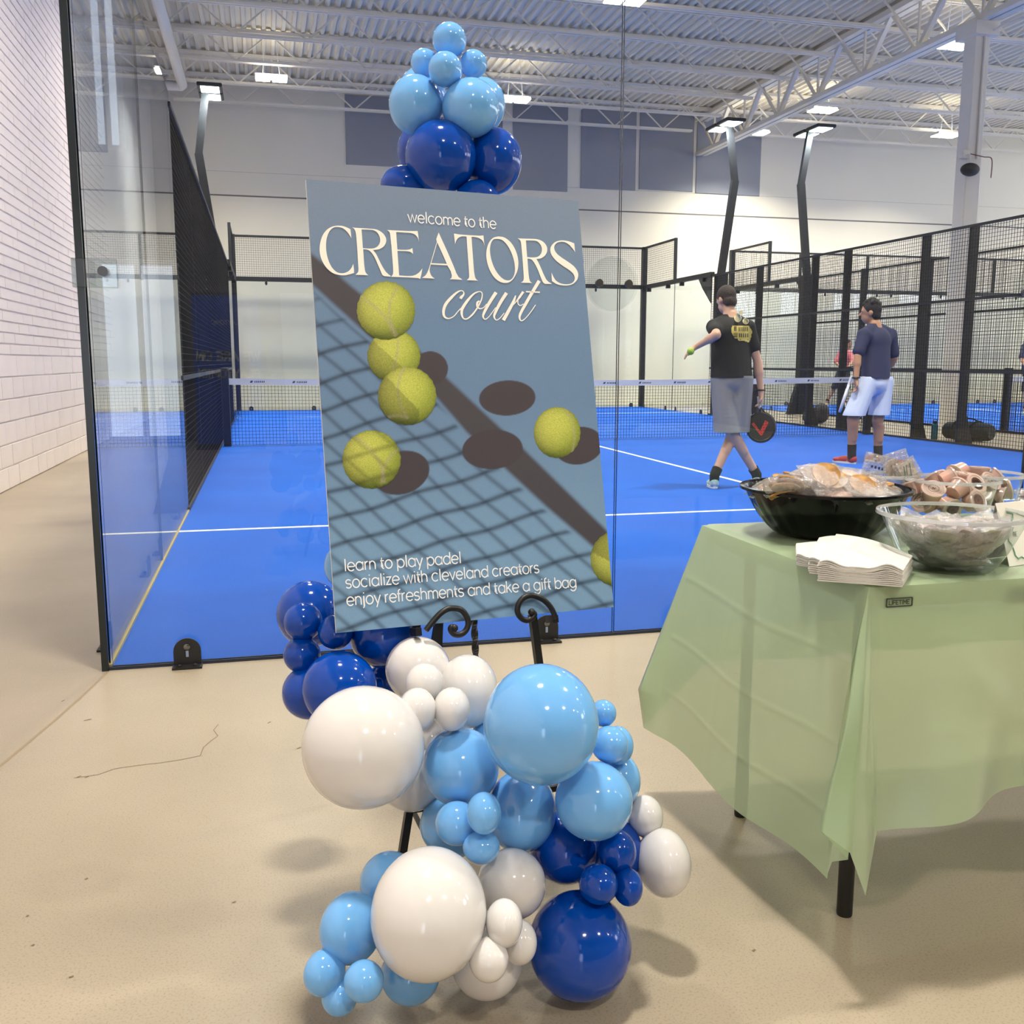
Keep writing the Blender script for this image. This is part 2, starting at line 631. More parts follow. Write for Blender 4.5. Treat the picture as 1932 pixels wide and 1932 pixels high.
# ------------------------------------------------------------------ roof: deck, joists, girder, column
DECK = mat('painted_deck', (236, 224, 198), 0.6, vary=0.04, scale=2.0)
JOIST = mat('joist_paint', (238, 228, 206), 0.55)
prof = []
x = XL-0.2
pitch = 0.19
while x < XR:
    prof += [(x, 0.0), (x+0.062, 0.0), (x+0.082, 0.055), (x+0.168, 0.055)]
    x += pitch
mb = MB()
for (px_, pz) in prof:
    mb.v.append((px_, YB, ZC+pz)); mb.v.append((px_, YF, ZC+pz))
for i in range(len(prof)-1):
    mb.f.append((2*i, 2*i+1, 2*i+3, 2*i+2))
ceiling = mb.build('ceiling', DECK, origin=(0, 0, ZC), kind='structure', label='white corrugated metal roof deck')
MB().box(XL-0.3, YB, ZC+0.07, XR, YF, ZC+0.25).build('roof_slab', DECK, ceiling)


def make_joist(y, x0, x1, name='roof_joist'):
    e = empty(name, ((x0+x1)/2, y, ZC-0.62), 'white open-web steel joist under the deck', 'joist', 'roof joists')
    zt, zb = ZC-0.045, ZC-0.60
    t = MB()
    for s in (-0.045, 0.045): t.bar((x0, y+s, zt), (x1, y+s, zt), 0.05, 0.07)
    t.build('top_chord', JOIST, e)
    t = MB()
    for s in (-0.04, 0.04): t.bar((x0+0.5, y+s, zb), (x1-0.5, y+s, zb), 0.045, 0.05)
    t.build('bottom_chord', JOIST, e)
    t = MB(); k = int((x1-x0)/0.62); st = (x1-x0)/k
    for i in range(k):
        xa = x0+i*st; zz = (zt, zb) if i % 2 == 0 else (zb, zt)
        t.bar((xa, y, zz[0]), (xa+st, y, zz[1]), 0.028, 0.028)
    t.build('web', JOIST, e)
    return e


XG = 12.05
jy = [YF-0.75-1.62*i for i in range(9)]
j0 = make_joist(jy[0], XL, XG-0.1)
j1 = make_joist(jy[0], XG+0.1, XR)
for yy in jy[1:]:
    for j in (j0, j1):
        copy_tree(j, (j.location.x, yy, j.location.z))
for o in bpy.data.objects:
    if o.name.startswith('roof_joist'):
        side = 'over the near court side of the girder' if o.location.x < XG else 'right of the girder above the second court'
        o['label'] = 'white open-web steel joist ' + ('on the sign side of the long girder' if o.location.x < XG else 'on the speaker side of the long girder')
# girder
g = empty('roof_girder', (XG, 8, 6.55), 'deep white truss girder carrying the joists down the hall', 'girder')
zt, zb = ZC-0.12, 6.60
t = MB()
for s in (-0.09, 0.09): t.bar((XG+s, 0, zt), (XG+s, YF, zt), 0.14, 0.10)
t.build('top_chord', JOIST, g)
t = MB()
for s in (-0.08, 0.08): t.bar((XG+s, 0, zb), (XG+s, YF, zb), 0.12, 0.09)
t.build('bottom_chord', JOIST, g)
k = 13; st = YF/k
for i in range(k):
    y0 = i*st
    MB().bar((XG, y0, zt), (XG, y0+st/2, zb), 0.09, 0.09).build('diagonal_brace', JOIST, g)
    MB().bar((XG, y0+st/2, zb), (XG, y0+st, zt), 0.05, 0.05).build('diagonal_brace', JOIST, g)
    MB().bar((XG, y0+st/2, zb), (XG, y0+st/2, zt), 0.04, 0.04).build('vertical_brace', JOIST, g)
# column with conduit, speaker
YC = 10.75
c = empty('steel_column', (XG, YC, 0), 'white square steel column between the two courts', 'column')
MB().cham(XG-0.14, YC-0.14, 0, XG+0.14, YC+0.14, 6.55, 0.015).build('shaft', WHITE, c)
MB().box(XG-0.2, YC-0.2, 0, XG+0.2, YC+0.2, 0.03).build('base_plate', WHITE, c)
MB().box(XG-0.22, YC-0.25, 6.35, XG+0.22, YC+0.25, 6.56).build('cap_plate', WHITE, c)
MB().tube(spline([(XG+0.03, YC-0.16, 4.45), (XG+0.03, YC-0.16, 6.2), (XG+0.08, YC-0.2, 6.4), (XG+0.3, YC-0.9, 6.52), (XG+0.3, YC-3.5, 6.52)]), 0.018).build('conduit', WHITE, c, smooth=True)
sp = at_depth(1830, 320, depth_of((XG, YC-0.35, 4)))
s_ = empty('speaker', sp, 'black oval loudspeaker hanging on the white column', 'speaker')
mb = MB()
mb.sphere(sp, (0.165, 0.11, 0.105), 24, 14)
mb.build('cabinet', mat('speaker_black', (24, 24, 26), 0.6, bump=0.3, bump_scale=200), s_, smooth=True)
MB().tube([sp+Vector((0, 0, 0.09)), sp+Vector((0, 0.02, 0.24)), sp+Vector((-0.02, 0.28, 0.26))], 0.012).build('bracket', WHITE, s_, smooth=True)
MB().tube(spline([sp+Vector((0, 0.02, 0.25)), sp+Vector((0.2, -0.05, 0.2)), sp+Vector((0.36, -0.05, 0.17)), sp+Vector((0.37, -0.05, -0.12))]), 0.008).build('cable', mat('red_cable', (120, 70, 70), 0.6), s_, smooth=True)
MB().cham(sp.x-0.07, sp.y+0.1, sp.z+0.2, sp.x+0.07, sp.y+0.2, sp.z+0.33, 0.01).build('mount_box', WHITE, s_)
# sprinkler / drain pipe at upper left
pa = on_axis(300, 10, 2, 6.9); pb = on_axis(352, 163, 2, 6.9)
pipe_pts = [(pa.x, 8.0, 6.9), (pa.x, pb.y-0.12, 6.9), (pa.x-0.04, pb.y, 6.9), (pa.x-0.2, pb.y, 6.9), (XL, pb.y, 6.9)]
MB().tube(pipe_pts, 0.10, 16).build('roof_pipe', WHITE, smooth=True, label='fat white pipe bending into the block wall under the deck', cat='pipe')

# ------------------------------------------------------------------ high-bay fixtures
LENS = mat('lamp_lens', (255, 250, 240), 0.3, emit=(255, 246, 228), emit_s=22.0)
HOUS = mat('lamp_housing', (225, 225, 228), 0.5)
fx = []
ZL = 6.75
for (u, v) in ((512, 150), (972, 190), (1800, 88), (1425, 252), (1552, 210), (1785, 257), (1180, 2)):
    p = on_axis(u, v, 2, ZL if (u, v) != (1552, 210) else 7.05); fx.append((p.x, p.y, p.z, True))
for X in (1.0, 6.3, 12.7, 17.6, 22.8):
    for Y in (-7.5, -1.5, 4.5, 10.8, 17.3):
        if all((X-a)**2+(Y-b)**2 > 9 for a, b, _, _ in fx):
            fx.append((X, Y, ZL, False))


def fixture(x, y, z):
    e = empty('high_bay_light', (x, y, z), 'twin-panel high bay lamp hanging lit from the roof joists', 'light', 'high bay lamps under the roof')
    MB().cham(x-0.32, y-0.14, z+0.02, x+0.32, y+0.14, z+0.08, 0.01).build('housing', HOUS, e)
    for s in (-0.165, 0.165):
        MB().cham(x+s-0.14, y-0.19, z, x+s+0.14, y+0.19, z+0.022, 0.006).build('lens', LENS, e)
        MB().tube([(x+s, y, z+0.08), (x+s*0.6, y, ZC+0.05)], 0.006, 5).build('hanger', HOUS, e)
    return e


f0 = fixture(*fx[0][:3])
for q in fx[1:]:
    copy_tree(f0, q[:3])
for i, (x, y, z, vis) in enumerate(fx):
    L = bpy.data.lights.new('high_bay_lamp', 'AREA'); L.shape = 'RECTANGLE'; L.size = 0.6; L.size_y = 0.36
    L.energy = LIGHT_W*(0.88 if y < 1 else 1.12); L.color = WARM; L.spread = math.radians(135)
    lo = bpy.data.objects.new('high_bay_lamp', L); COL.objects.link(lo); lo.location = (x, y, z-0.03)
    # added upward fill above each fixture, to brighten the deck
    L = bpy.data.lights.new('ceiling_fill', 'AREA'); L.shape = 'RECTANGLE'; L.size = 0.6; L.size_y = 0.3
    L.energy = LIGHT_W*0.025; L.color = WARM
    lo = bpy.data.objects.new('ceiling_fill', L); COL.objects.link(lo); lo.location = (x, y, z+0.1); lo.rotation_euler = (math.pi, 0, 0)

# ================================================================== COURTS
TURF = mat('blue_turf', (2, 86, 190), 0.75, rgb2=(8, 94, 200), scale=1.1, bump=0.25, bump_scale=160, spec=0.25, detail=6)
LINE = mat('white_line', (232, 236, 240), 0.7)
EDGE = mat('glass_edge', (14, 26, 30), 0.2, spec=0.6)


def wire_mesh(a, b, z0, z1, p=0.0508, r=0.003, horizontal_only=False):
    """welded wire grid between ground points a and b"""
    a = Vector((a[0], a[1], 0)); b = Vector((b[0], b[1], 0)); L = (b-a).length; d = (b-a)/L
    mb = MB(); n = int(L/p)
    for i in range(n+1):
        q = a+d*(i*L/n)
        mb.tube([(q.x, q.y, z0), (q.x, q.y, z1)], r, 4, cap=False)
    n = int((z1-z0)/p)
    for i in range(n+1):
        z = z0+(z1-z0)*i/n
        mb.tube([(a.x, a.y, z), (b.x, b.y, z)], r, 4, cap=False)
    return mb


def pane(name, a, b, z0, z1, parent):
    a = Vector((a[0], a[1], 0)); b = Vector((b[0], b[1], 0)); d = (b-a).normalized(); a = a+d*0.004; b = b-d*0.004
    nrm = Vector((-d.y, d.x, 0))*0.006
    mb = MB()
    P = [a-nrm, b-nrm, b+nrm, a+nrm]
    mb.prism([Vector((p.x, p.y, z0)) for p in P], (0, 0, z1-z0))
    o = mb.build(name, GLASS, parent)
    o.data.materials.append(EDGE)
    for pl in o.data.polygons:
        if abs(pl.normal.dot(nrm.normalized())) < 0.5: pl.material_index = 1
    return o


def foot_bracket(x, y, nx, ny, parent):
    """black bent foot plate with a slot and a bolt; (nx, ny) points out of the court"""
    t = Vector((-ny, nx, 0)); o = Vector((x, y, 0)); nn = Vector((nx, ny, 0))
    pts = []
    for i in range(13):
        a = math.pi*i/12
        pts.append(o+nn*0.012+t*(0.05*math.cos(a))+Vector((0, 0, 0.06+0.05*math.sin(a))))
    pts += [o+nn*0.012+t*-0.05+Vector((0, 0, 0.0)), o+nn*0.012+t*0.05+Vector((0, 0, 0.0))]
    e = MB().prism(pts, nn*0.008)
    P = [o+nn*0.012+t*-0.054, o+nn*0.012+t*0.054, o+nn*0.06+t*0.054, o+nn*0.06+t*-0.054]
    e.prism(P, (0, 0, 0.008))
    br = e.build('foot_bracket', BLACK, parent)
    mb = MB()
    M = Matrix((t, Vector((0, 0, 1)), nn)).transposed()
    mb.lathe([(0.012, 0), (0.012, 0.006), (0.006, 0.009), (0.0, 0.009)], o+nn*0.02+Vector((0, 0, 0.078)), 14, M)
    mb.build('bolt', STEEL, br, smooth=True)
    q = o+nn*0.0205
    MB().quad(q+t*-0.005+Vector((0, 0, 0.038)), q+t*0.005+Vector((0, 0, 0.038)), q+t*0.005+Vector((0, 0, 0.062)), q+t*-0.005+Vector((0, 0, 0.062))).build('slot', mat('slot_blue', (150, 170, 205), 0.5), br)
    for s in (-0.028, 0.028):
        MB().lathe([(0.009, 0.008), (0.009, 0.014), (0.004, 0.017), (0, 0.017)], o+nn*0.042+t*s, 10).build('anchor_bolt', BLACK, br, smooth=True)
    return br


def post(x, y, h, ox, parent, w=0.12, t=0.06, name='post'):
    """upright with a flared foot; ox = outward x direction"""
    mb = MB()
    xa, xb = (x, x+ox*w)
    mb.box(min(xa, xb), y-t/2, 0, max(xa, xb), y+t/2, h)
    p = mb.build(name, BLACK, parent)
    xo = x+ox*w
    mb = MB().prism([(xo, y-t/2, 0), (xo+ox*0.13, y-t/2, 0), (xo, y-t/2, 0.42)], (0, t, 0))
    mb.build('foot_gusset', BLACK, p)
    for zz in (0.9, 1.1, 1.95, 2.05, h-0.06):
        if zz < h:
            MB().sphere((x-ox*0.002, y+0.012, zz), 0.009, 6, 4).build('bolt', STEEL, p)
    return p


def light_pole(x, y, ox, yd, label):
    e = empty('light_pole', (x, y, 0), label, 'light pole', 'bent court light poles')
    mb = MB(); mb.box(min(x, x+ox*0.24), y-0.09, 0, max(x, x+ox*0.24), y+0.09, 3.02); mb.build('post', BLACK, e)
    MB().prism([(x+ox*0.24, y-0.06, 0), (x+ox*0.46, y-0.06, 0), (x+ox*0.24, y-0.06, 0.7)], (0, 0.12, 0)).build('foot_gusset', BLACK, e)
    xm = x+ox*0.1
    MB().bar((xm, y, 2.9), (x+ox*0.36, y, 4.95), 0.15, 0.10, (0, 1, 0)).build('lower_arm', BLACK, e)
    MB().bar((x+ox*0.36, y, 4.93), (x+ox*0.2, y, 6.02), 0.13, 0.09, (0, 1, 0)).build('upper_arm', BLACK, e)
    # flood heads
    top = Vector((x+ox*0.15, y, 6.03))
    for s in (-1, 1):
        c = top+Vector((-ox*0.05, s*0.27, 0.0))
        h = MB().cham(c.x-0.22, c.y-0.24, c.z, c.x+0.22, c.y+0.24, c.z+0.07, 0.02).build('lamp_head', BLACK, e)
        MB().cham(c.x-0.16, c.y-0.2, c.z-0.012, c.x+0.16, c.y+0.2, c.z+0.002, 0.004).build('lamp_lens', mat('flood_lens', (255, 255, 255), 0.3, emit=(235, 250, 250), emit_s=16.0), h)
        L = bpy.data.lights.new('flood_lamp', 'AREA'); L.shape = 'RECTANGLE'; L.size = 0.32; L.size_y = 0.4; L.energy = 90.0; L.color = (0.93, 0.98, 1.0); L.spread = math.radians(140)
        lo = bpy.data.objects.new('flood_lamp', L); COL.objects.link(lo); lo.location = (c.x, c.y, c.z-0.02); lo.rotation_euler = (0, ox*-0.25, 0)
    return e


def court(X0, first):
    X1 = X0+10
    who = 'front court' if first else 'second court'
    turf = MB().box(X0, 0.0, 0.0, X1, 20, 0.008).build('court_turf', TURF, origin=(X0+5, 10, 0), kind='structure', label='blue turf of the %s' % who)
    for yy in (3.05, 16.95):
        MB().box(X0, yy-0.025, 0.006, X1, yy+0.025, 0.011).build('court_line', LINE, turf)
    MB().box(X0+5-0.025, 3.05, 0.006, X0+5+0.025, 16.95, 0.0108).build('court_line', LINE, turf)
    # far end
    e = empty('glass_wall', (X0+5, 20, 0), 'far glass end wall of the %s topped with black mesh' % who, 'glass wall')
    for i in range(5):
        pane('glass_pane', (X0+2*i, 20), (X0+2*i+2, 20), 0.01, 3.0, e)
        for s in (0.28, 1.72): foot_bracket(X0+2*i+s, 19.98, 0, -1, e)
        wire_mesh((X0+2*i, 20.02), (X0+2*i+2, 20.02), 3.05, 3.97).build('mesh_panel', WIRE, e)
    MB().box(X0-0.05, 19.96, 2.97, X1+0.05, 20.06, 3.07).build('middle_rail', BLACK, e)
    MB().box(X0-0.05, 19.99, 3.95, X1+0.05, 20.03, 4.0).build('top_rail', BLACK, e)
    for i in range(11):
        MB().sphere((X0+i+(0.28 if i % 2 == 0 else -0.28) * (0 if i in (0, 10) else 1), 19.95, 2.93), (0.03, 0.03, 0.05), 8, 6).build('clamp', BLACK, e)
    for i in (0, 1, 2, 3, 4, 5):
        MB().box(X0+2*i-0.03, 20.0, 2.95, X0+2*i+0.03, 20.06, 3.98).build('mesh_post', BLACK, e)
    for xs, ox, nm in ((X0, -1, 'block wall side' if first else 'column side'), (X1, 1, 'column side' if first else 'far side')):
        if not first and ox == 1: continue
        # far stepped glass
        e = empty('glass_wall', (xs, 18, 0), 'far corner side glass of the %s on its %s' % (who, nm), 'glass wall')
        for ya in (16, 18): pane('glass_pane', (xs, ya), (xs, ya+2), 0.01, 3.0, e)
        for ya in (16.3, 17.7, 18.3, 19.7): foot_bracket(xs-ox*0.02, ya, -ox, 0, e)
        MB().box(xs-0.04, 16, 2.96, xs+0.05, 20, 3.06).build('middle_rail', BLACK, e)
        wire_mesh((xs, 18), (xs, 20), 3.05, 3.97).build('mesh_panel', WIRE, e)
        MB().box(xs-0.02, 18, 3.95, xs+0.02, 20, 4.0).build('top_rail', BLACK, e)
        MB().box(xs-0.03, 17.97, 3.0, xs+0.03, 18.03, 4.0).build('mesh_post', BLACK, e)
        MB().box(xs-0.06, 19.9, 0, xs+0.06, 20.02, 4.0).build('corner_post', BLACK, e)
        for ya in (16.4, 17.6, 18.4, 19.6): MB().box(xs-0.05, ya-0.03, 2.88, xs+0.05, ya+0.03, 2.97).build('clamp', BLACK, e)
        MB().prism([(xs, 16.05, 3.06), (xs, 16.75, 3.0), (xs, 16.5, 2.75), (xs, 16.05, 2.4)], (ox*0.02, 0, 0)).build('corner_gusset', BLACK, e)
        # mesh fence
        e = empty('mesh_fence', (xs, 10, 0), 'black wire mesh fence of the %s on its %s' % (who, nm), 'fence')
        ys = [4, 6, 8, 9, 11, 12, 14, 16]
        for ya, yb in zip(ys[:-1], ys[1:]):
            wire_mesh((xs, ya), (xs, yb), 0.03, 2.99, r=0.0032 if (first and ox == 1) else 0.003).build('mesh_panel', WIRE, e)
            for zz in ((0.02, 1.02, 2.98) if (first and ox == -1) else (0.02, 1.02, 2.0, 2.98)):
                MB().bar((xs, ya, zz), (xs, yb, zz), 0.03, 0.035).build('rail', BLACK, e)
        for ya in ys[:-1]:
            post(xs, ya, 3.0, ox, e)
        light_pole(xs+ox*0.07, 15.97, ox, 0, 'bent black light pole of the %s on its %s' % (who, nm))
    # net
    e = empty('padel_net', (X0+5, 10, 0), 'dark net with a white printed top band across the %s' % who, 'net')
    xa, xb = X0+0.06, X1-0.06
    mb = MB(); nn = int((xb-xa)/0.045)

    def sag(x): return 0.92-0.04*math.sin(math.pi*(x-xa)/(xb-xa))
    for i in range(nn+1):
        x = xa+(xb-xa)*i/nn
        mb.tube([(x, 10, 0.02), (x, 10, sag(x)-0.04)], 0.003, 4, cap=False)
    for k in range(19):
        f = k/18
        mb.tube([(xa+(xb-xa)*i/16, 10, 0.02+f*(sag(xa+(xb-xa)*i/16)-0.08)) for i in range(17)], 0.003, 4, cap=False)
    mb.build('netting', mat('net_cord', (18, 22, 30), 0.8), e)
    mb = MB()
    for s in (-0.006, 0.006):
        for i in range(40):
            x0_ = xa+(xb-xa)*i/40; x1_ = xa+(xb-xa)*(i+1)/40
            mb.quad((x0_, 10+s, sag(x0_)-0.085), (x1_, 10+s, sag(x1_)-0.085), (x1_, 10+s, sag(x1_)), (x0_, 10+s, sag(x0_)))
    mb.build('top_band', mat('band_white', (226, 226, 230), 0.7), e)
    if first:
        mb = MB(); rnd = random.Random(3)
        x = xa+0.35
        while x < xb-0.3:
            zc = sag(x)-0.042
            mb.quad((x, 9.992, zc-0.014), (x+0.03, 9.992, zc-0.014), (x+0.045, 9.992, zc+0.014), (x+0.012, 9.992, zc+0.014))
            for q in range(6):
                xx = x+0.06+q*0.024
                mb.quad((xx, 9.992, zc-0.012), (xx+0.013+rnd.random()*0.006, 9.992, zc-0.012), (xx+0.016, 9.992, zc+0.010), (xx+0.004, 9.992, zc+0.012))
            x += 0.56
        mb.build('band_print', mat('band_ink', (70, 76, 100), 0.7), e)
    for x in (X0+0.09, X1-0.09):
        MB().cham(x-0.05, 9.95, 0, x+0.05, 10.05, 1.06, 0.008).build('net_post', BLACK, e)
    return turf


court(0.0, True)
X2 = 12.42
court(X2, False)

# near end and near left glass of the front court
nw = empty('glass_wall', (5, 0, 0), 'tall clear glass end wall of the front court right behind the sign', 'glass wall')
for i in range(5):
    pane('glass_pane', (2*i+(0.0 if i else 0.012), 0), (2*i+2, 0), 0.012, 3.0, nw)
    for s in (0.285, 1.70): foot_bracket(2*i+s, -0.01, 0, -1, nw)
MB().box(0, -0.012, 0, 10, 0.012, 0.012).build('base_seal', mat('seal_dark', (30, 40, 60), 0.6), nw)
for i in range(1, 5):
    x = 2*i-0.03
    for yy in (-0.014, 0.014):
        M = Matrix.Rotation(math.pi/2, 4, 'X')
        mb = MB().lathe([(0.0, -0.004), (0.105, -0.004), (0.107, 0.0), (0.105, 0.004), (0.0, 0.004)], (x, yy, 1.453), 40, M)
        mb.build('joint_disc', mat_pane('disc_plastic', (250, 251, 251), 0.22), nw, smooth=True)
    for s in (-0.062, 0.062):
        bo = MB().lathe([(0.0, -0.012), (0.009, -0.010), (0.016, -0.005), (0.016, 0.006), (0.0, 0.006)], (x+s, -0.026, 1.453), 18, Matrix.Rotation(math.pi/2, 4, 'X'))
        bo.build('bolt', mat('bolt_dark', (96, 96, 98), 0.3, 0.7), nw, smooth=True)
lw = empty('glass_wall', (0, 2, 0), 'near side glass of the front court beside the block wall', 'glass wall')
for ya in (0, 2): pane('glass_pane', (0, ya+(0.012 if not ya else 0)), (0, ya+2), 0.012, 3.06, lw)
for ya in (0.3, 1.7, 2.3, 3.7): foot_bracket(-0.02, ya, -1, 0, lw)
MB().box(-0.012, 0, 0, 0.012, 4, 0.02).build('base_seal', mat('seal_sand', (176, 160, 110), 0.8), lw)
MB().box(-0.021, -0.020, 0.0, 0.004, -0.007, 3.05).build('corner_edge', EDGE, lw)
MB().cham(-0.035, -0.03, 1.40, 0.115, -0.012, 1.50, 0.003).build('corner_plate', CLEAR, lw)
MB().cham(-0.035, -0.03, 1.40, -0.02, 0.10, 1.50, 0.003).build('corner_plate', CLEAR, lw)
MB().lathe([(0.0, -0.012), (0.010, -0.010), (0.017, -0.005), (0.017, 0.006), (0.0, 0.006)], (0.069, -0.04, 1.456), 18, Matrix.Rotation(math.pi/2, 4, 'X')).build('bolt', mat('bolt_dark', (96, 96, 98), 0.3, 0.7), lw, smooth=True)
# ================================================================== SIGN ON ITS EASEL
BW, BH = 0.61, 0.914
QA, QB, QC = 0.14240133, -0.24087495, 0.00911787
QP = Vector((1.01438254, -1.76805962, 1.06119856))
MS = Matrix.Rotation(QA, 3, 'Z') @ Matrix.Rotation(QB, 3, 'X') @ Matrix.Rotation(QC, 3, 'Y')
SX, SY, SZ = MS @ Vector((1, 0, 0)), MS @ Vector((0, 1, 0)), MS @ Vector((0, 0, 1))   # SY points away from the viewer


def board_xy(u, v):
    """photo pixel -> position on the board face in metres (x right, z up, from its centre)"""
    g = ray(u, v); t = (QP-CAM).dot(SY)/g.dot(SY); p = CAM+g*t-QP
    return p.dot(SX), p.dot(SZ)


def board_px(x, z):
    d = QP+SX*x+SZ*z-CAM; zc = d.dot(FW)
    return 966+F_PX*d.dot(RT)/zc, 966+F_PX*d.dot(DN)/zc


def bp(x, z, lift=0.0):
    return QP+SX*x+SZ*z-SY*lift


sign = empty('sign_board', bp(0, -BH/2), 'slate blue welcome sign with tennis balls and white lettering on black easel', 'sign')
FOAM = mat('foam_board_edge', (226, 226, 224), 0.7)
mb = MB()
pts = [bp(-BW/2, -BH/2, -0.001), bp(BW/2, -BH/2, -0.001), bp(BW/2, BH/2, -0.001), bp(-BW/2, BH/2, -0.001)]
mb.prism(pts, SY*0.006)
mb.build('board', FOAM, sign)
# printed picture: slate ground with the shadow of a net
NX, NZ = 300, 450
xs = np.linspace(-BW/2, BW/2, NX+1); zs = np.linspace(-BH/2, BH/2, NZ+1)
XX, ZZ = np.meshgrid(xs, zs)
# pixel coordinates of every vertex, so that the traced drawing can be laid on
Pw = np.array(QP)[None, None, :] + XX[..., None]*np.array(SX) + ZZ[..., None]*np.array(SZ) - np.array(CAM)
dz = Pw @ np.array(FW)
U = 966+F_PX*(Pw @ np.array(RT))/dz; V = 966+F_PX*(Pw @ np.array(DN))/dz


def nlin(c): return np.array(lin(c)[:3])


def sstep(a, b, x):
    t = np.clip((x-a)/(b-a), 0, 1); return t*t*(3-2*t)


tt = np.clip((V-340)/850, 0, 1)[..., None]
ink = nlin((104, 120, 142))*(1-sstep(0, 0.35, tt))+nlin((92, 118, 148))*sstep(0, 0.35, tt)
ink = ink*(1-sstep(0.45, 0.9, tt))+nlin((108, 140, 168))*sstep(0.45, 0.9, tt)
up_x = np.array([575, 587, 690, 842, 948, 987, 1144, 1170]); up_y = np.array([468, 478, 562, 712, 811, 846, 1000, 1022])
lo_x = np.array([575, 590, 698, 817, 881, 955, 1035, 1118, 1170]); lo_y = np.array([526, 538, 636, 742, 816, 886, 960, 1031, 1075])
d_up = V-np.interp(U, up_x, up_y); d_lo = np.interp(U, lo_x, lo_y)-V
below = sstep(2, 16, -d_lo)
o_ = np.array([560+705/3.116, 800+575/3.116]); A_ = np.array([138, 123])/3.116; B_ = np.array([135, -41])/3.116
inv = np.linalg.inv(np.array([A_, B_]).T)
wob = 2.5
U2 = U-o_[0]+wob*np.sin(V/37.0+U/61.0); V2 = V-o_[1]+wob*np.sin(U/31.0-V/53.0)
ci = inv[0, 0]*U2+inv[0, 1]*V2; cj = inv[1, 0]*U2+inv[1, 1]*V2
fi = np.abs(ci-np.round(ci)); fj = np.abs(cj-np.round(cj))
si = np.exp(-(fi/0.10)**2); sj = np.exp(-(fj/0.115)**2)
knot = np.exp(-((fi/0.15)**2+(fj/0.15)**2))
net = np.clip(np.maximum(si*0.85, sj*0.62)+0.25*knot, 0, 1)*below
net *= 1-0.35*sstep(650, 560, V)
ink = ink*(1-net[..., None]*0.86)+nlin((38, 50, 66))*net[..., None]*0.86
band = sstep(-7, 7, d_up)*sstep(-7, 7, d_lo)
ink = ink*(1-band[..., None])+nlin((62, 60, 66))*band[..., None]
for (cx, cy, rx, ry, rt_) in ((957, 751, 53, 33, -3), (929, 848, 57, 37, -4), (757, 892, 54, 40, -18), (812, 695, 33, 32, 10), (1092, 841, 46, 35, -12)):
    a = math.radians(rt_); du = U-cx; dv = V-cy
    e = ((du*math.cos(a)+dv*math.sin(a))/rx)**2+((-du*math.sin(a)+dv*math.cos(a))/ry)**2
    m_ = sstep(1.06, 0.96, e)[..., None]
    ink = ink*(1-m_)+nlin((60, 55, 60))*m_
mb = MB()
base = (np.array(QP)[None, None, :]+XX[..., None]*np.array(SX)+ZZ[..., None]*np.array(SZ)-0.0003*np.array(SY)).reshape(-1, 3)
mb.v = [tuple(p) for p in base.tolist()]
W1 = NX+1
mb.f = [(r*W1+c, r*W1+c+1, (r+1)*W1+c+1, (r+1)*W1+c) for r in range(NZ) for c in range(NX)]


def ink_build(mb, cols, name, m, parent):
    o = mb.build(name, m, parent)
    at = o.data.color_attributes.new('ink', 'FLOAT_COLOR', 'POINT')
    buf = np.ones((len(mb.v), 4), dtype=np.float32); buf[:, :3] = cols
    at.data.foreach_set('color', buf.ravel())
    return o


PRINT = mat_attr('poster_ink', 0.42, 0.10, 900.0, 0.35)
FELT = mat_attr('ball_ink', 0.45, 0.28, 520.0, 0.3)
ink = ink*1.32
o = ink_build(mb, ink.reshape(-1, 3), 'printed_picture', PRINT, sign)
o['label'] = 'printed slate court with net shadow'


def printed_ball(cx, cy, rx, ry, lift, seam, shade=None):
    nr, na = 22, 72; mb = MB(); cols = []
    mb.v = []
    for i in range(nr+1):
        for k in range(na):
            f = i/nr; a = 2*math.pi*k/na
            j = 1+0.012*math.sin(a*23+cx)*(f > 0.9)
            u = cx+rx*f*math.cos(a)*j; v = cy+ry*f*math.sin(a)*j
            x, z = board_xy(u, v)
            x = min(x, BW/2)
            mb.v.append(tuple(bp(x, z, lift)))
            nxp, nyp = f*math.cos(a), f*math.sin(a); nzp = math.sqrt(max(0, 1-f*f))
            l = max(0, nxp*0.35-nyp*0.25+nzp*0.75)
            lit = max(0, nxp*-0.55-nyp*0.45+nzp*0.7)
            c = nlin((92, 104, 34))*(1-l)+nlin((166, 178, 72))*l
            c = c*0.75+nlin((198, 190, 104))*0.25*lit*1.4
            rim = f**6
            c = c*(1-0.28*rim*(0.4+0.6*max(0, nyp)))
            if seam:
                for (sx0, sy0, sx1, sy1, bend) in seam:
                    # quadratic bezier distance
                    best = 9
                    for q in range(25):
                        t = q/24; mx_ = (sx0+sx1)/2-(sy1-sy0)*bend; my_ = (sy0+sy1)/2+(sx1-sx0)*bend
                        bx = (1-t)**2*sx0+2*t*(1-t)*mx_+t*t*sx1; by = (1-t)**2*sy0+2*t*(1-t)*my_+t*t*sy1
                        best = min(best, math.hypot(nxp-bx, nyp-by))
                    g_ = math.exp(-(best/0.045)**2)
                    c = c*(1-0.6*g_)+nlin((150, 140, 120))*0.6*g_
            c = c*1.35
            if shade:
                c = c*shade(u, v)
            cols.append(c)
    for i in range(nr):
        for k in range(na):
            mb.f.append((i*na+k, (i+1)*na+k, (i+1)*na+(k+1) % na, i*na+(k+1) % na))
    ink_build(mb, np.array(cols), 'printed_ball', FELT, sign)


